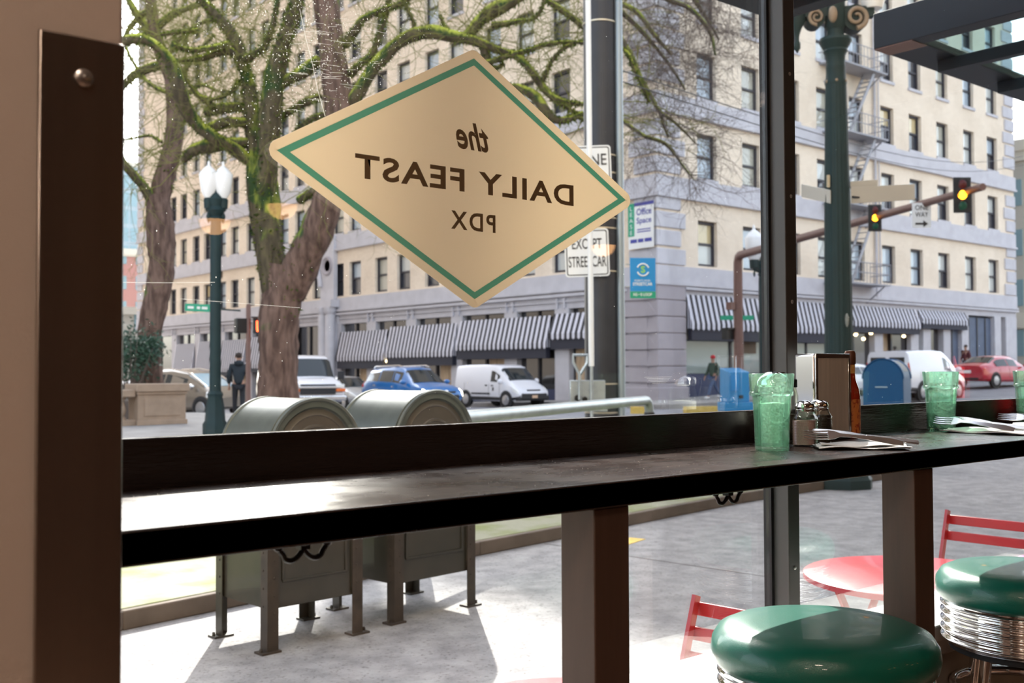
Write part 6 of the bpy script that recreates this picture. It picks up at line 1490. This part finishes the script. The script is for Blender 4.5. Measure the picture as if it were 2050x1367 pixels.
# -- slender tree hidden by the utility pole, its crown of fine twigs to the right
D3 = 31.0
t = thing('street_tree', 'slender bare tree with fine drooping twigs right of the utility pole', 'tree', (0, 0, 0)); tw = MB(); rr = random.Random(21)
A = limb('trunk', [(1206, 820, 0, 13), (1206, 600, 0, 12), (1208, 300, 0, 11), (1212, 60, 0, 10), (1220, -80, 0, 9), (1230, -240, 0, 7)], D3, MATS['bark_brown'], t, 12, .08, base=GZ - .3)
LC = [[(1212, 30, 0, 7), (1246, 82, -.4, 6), (1264, 112, -.6, 6), (1280, 150, -.8, 5.5), (1302, 190, -1, 4.5), (1322, 224, -1.1, 4), (1352, 246, -1.2, 3), (1392, 286, -1.3, 1.5)],
      [(1208, 210, 0, 5), (1250, 244, -.5, 4.5), (1290, 272, -.8, 4), (1332, 288, -1, 3.5), (1366, 330, -1.2, 2), (1390, 360, -1.3, 1.2)],
      [(1218, -60, 0, 7), (1280, -30, -.5, 6), (1340, 0, -.8, 5), (1382, 18, -1, 4.5), (1420, 62, -1.1, 4), (1432, 110, -1.2, 2)],
      [(1218, -80, 0, 7), (1300, -60, .3, 6), (1372, -20, .4, 5), (1410, 30, .5, 4), (1440, 80, .5, 2)], [(1320, 222, -1.1, 3.5), (1328, 250, -1.1, 3), (1338, 275, -1.1, 2)],
      [(1214, 0, 0, 6), (1262, 40, .5, 5), (1300, 80, .8, 4), (1340, 130, 1, 3), (1372, 180, 1, 2)], [(1214, 0, 0, 6), (1270, 20, -.5, 5), (1310, 70, -.8, 4), (1346, 110, -.9, 3)]]
for L_ in LC:
    pp_ = limb('branch', L_, D3, MATS['bark_mossy'], t, 8, .06)
    for i in range(3, len(pp_)):
        for _ in range(2 if i % 2 else 1): twigs(tw, pp_[i][0], Vector((rr.gauss(.3, .9), rr.gauss(-.3, .9), rr.gauss(.1, .7))), rr.uniform(1.0, 2.2), .011, rr, 2, 5, .05)
for _ in range(34):
    px = rr.uniform(1245, 1475); s_ = at_d(px, rr.uniform(-60, 60 if px < 1400 else 10), D3 + rr.uniform(-2, 1)); twigs(tw, s_, Vector((rr.gauss(.1, .5), rr.gauss(0, .5), -1)), rr.uniform(1.2, 2.4), .010, rr, 2, 5, .04)
o = tw.build('twigs', MATS['twig'], t, smooth=0); o['kind'] = 'stuff'
# -- leafy shrub in the planter
mat('shrub_leaf', (.035, .10, .055), .45, col2=(.012, .045, .03), noise_scale=3, contrast=(.3, .7))
t = thing('leafy_shrub', 'dark green leafy shrub behind the balustrade at the left', 'shrub', (0, 0, 0)); rr = random.Random(5)
m = MB(); st = MB(); cS = at_d(262, 705, 28.6); g0 = Vector((cS.x, cS.y, GZ + .1))
MB().box(cS.x - 4, cS.x + .7, cS.y - .8, cS.y + 1.2, GZ, GZ + .55).build('soil_bed', MATS['kerb_dark'], t)
for i in range(26):
    px = rr.gauss(262, 26); py = rr.uniform(655, 752); e_ = at_d(px, py, 28.6 + rr.gauss(0, .5)); st.tube([g0 + Vector((rr.gauss(0, .2), rr.gauss(0, .2), 0)), g0.lerp(e_, .5) + Vector((0, 0, .1)), e_], [.02, .014, .006], 5)
for i in range(2600):
    if rr.random() < .3: px = rr.gauss(300, 12); py = rr.gauss(692, 9)
    else: px = rr.gauss(258, 27); py = rr.gauss(705, 24)
    if py > 762: continue
    c_ = at_d(px, py, 28.6 + rr.gauss(0, .45)); a = Vector((rr.gauss(0, 1), rr.gauss(0, 1), rr.gauss(-.3, .7))).normalized(); s = a.cross(Vector((rr.gauss(0, 1), rr.gauss(0, 1), rr.gauss(0, 1)))).normalized(); L = rr.uniform(.10, .18)
    m.add([c_, c_ + a * L * .5 + s * L * .18, c_ + a * L, c_ + a * L * .5 - s * L * .18], [(0, 1, 2, 3)])
o = m.build('leaves', MATS['shrub_leaf'], t, smooth=0); o['kind'] = 'stuff'; st.build('stems', MATS['twig'], t)
# overhead wires
mat('wire', (.02, .02, .02), .6)
for i, (a, b) in enumerate((((1205, 128, 16.6), (2050, 312, 60)), ((1205, 150, 16.6), (2050, 330, 62)))):
    pa = at_d(*a); pb = at_d(*b); pts = [pa.lerp(pb, k / 12) - Vector((0, 0, .9 * math.sin(PI * k / 12))) for k in range(13)]
    tag(MB().tube(pts, .012, 5).build('overhead_wire', MATS['wire']), 'thin dark wire sagging across the right street, %s of the two' % ('upper', 'lower')[i], 'wire')

# ================================================================== light
w = bpy.data.worlds.new('sky'); scene.world = w; w.use_nodes = True; n = w.node_tree.nodes; l = w.node_tree.links
SUN_AZ = 56.8; SUN_EL = 37.5
sk = n.new('ShaderNodeTexSky'); sk.sky_type = 'NISHITA'; sk.sun_disc = False; sk.sun_elevation = R(SUN_EL); sk.sun_rotation = R(90 - SUN_AZ); sk.air_density = 1.0; sk.dust_density = 2.5; sk.ozone_density = 1
hs = n.new('ShaderNodeHueSaturation'); hs.inputs['Saturation'].default_value = .45
l.new(sk.outputs[0], hs.inputs['Color']); l.new(hs.outputs[0], n['Background'].inputs[0]); n['Background'].inputs[1].default_value = .40
sd = bpy.data.lights.new('sun', 'SUN'); so = bpy.data.objects.new('sun', sd); COL.objects.link(so)
sd.energy = 6.5; sd.angle = R(.53); sd.color = (1, .95, .86)
v = Vector((math.cos(R(SUN_AZ)) * math.cos(R(SUN_EL)), math.sin(R(SUN_AZ)) * math.cos(R(SUN_EL)), math.sin(R(SUN_EL))))
so.rotation_euler = v.to_track_quat('Z', 'Y').to_euler(); so.location = (0, 0, 60)
scene.view_settings.view_transform = 'Standard'; scene.view_settings.look = 'None'; scene.view_settings.gamma = 1; scene.view_settings.use_curve_mapping = False
scene.view_settings.exposure = 1.1
scene.cycles.max_bounces = 9; scene.cycles.transparent_max_bounces = 20; scene.cycles.use_denoising = True; scene.cycles.caustics_reflective = False; scene.cycles.caustics_refractive = False; scene.cycles.sample_clamp_indirect = 6
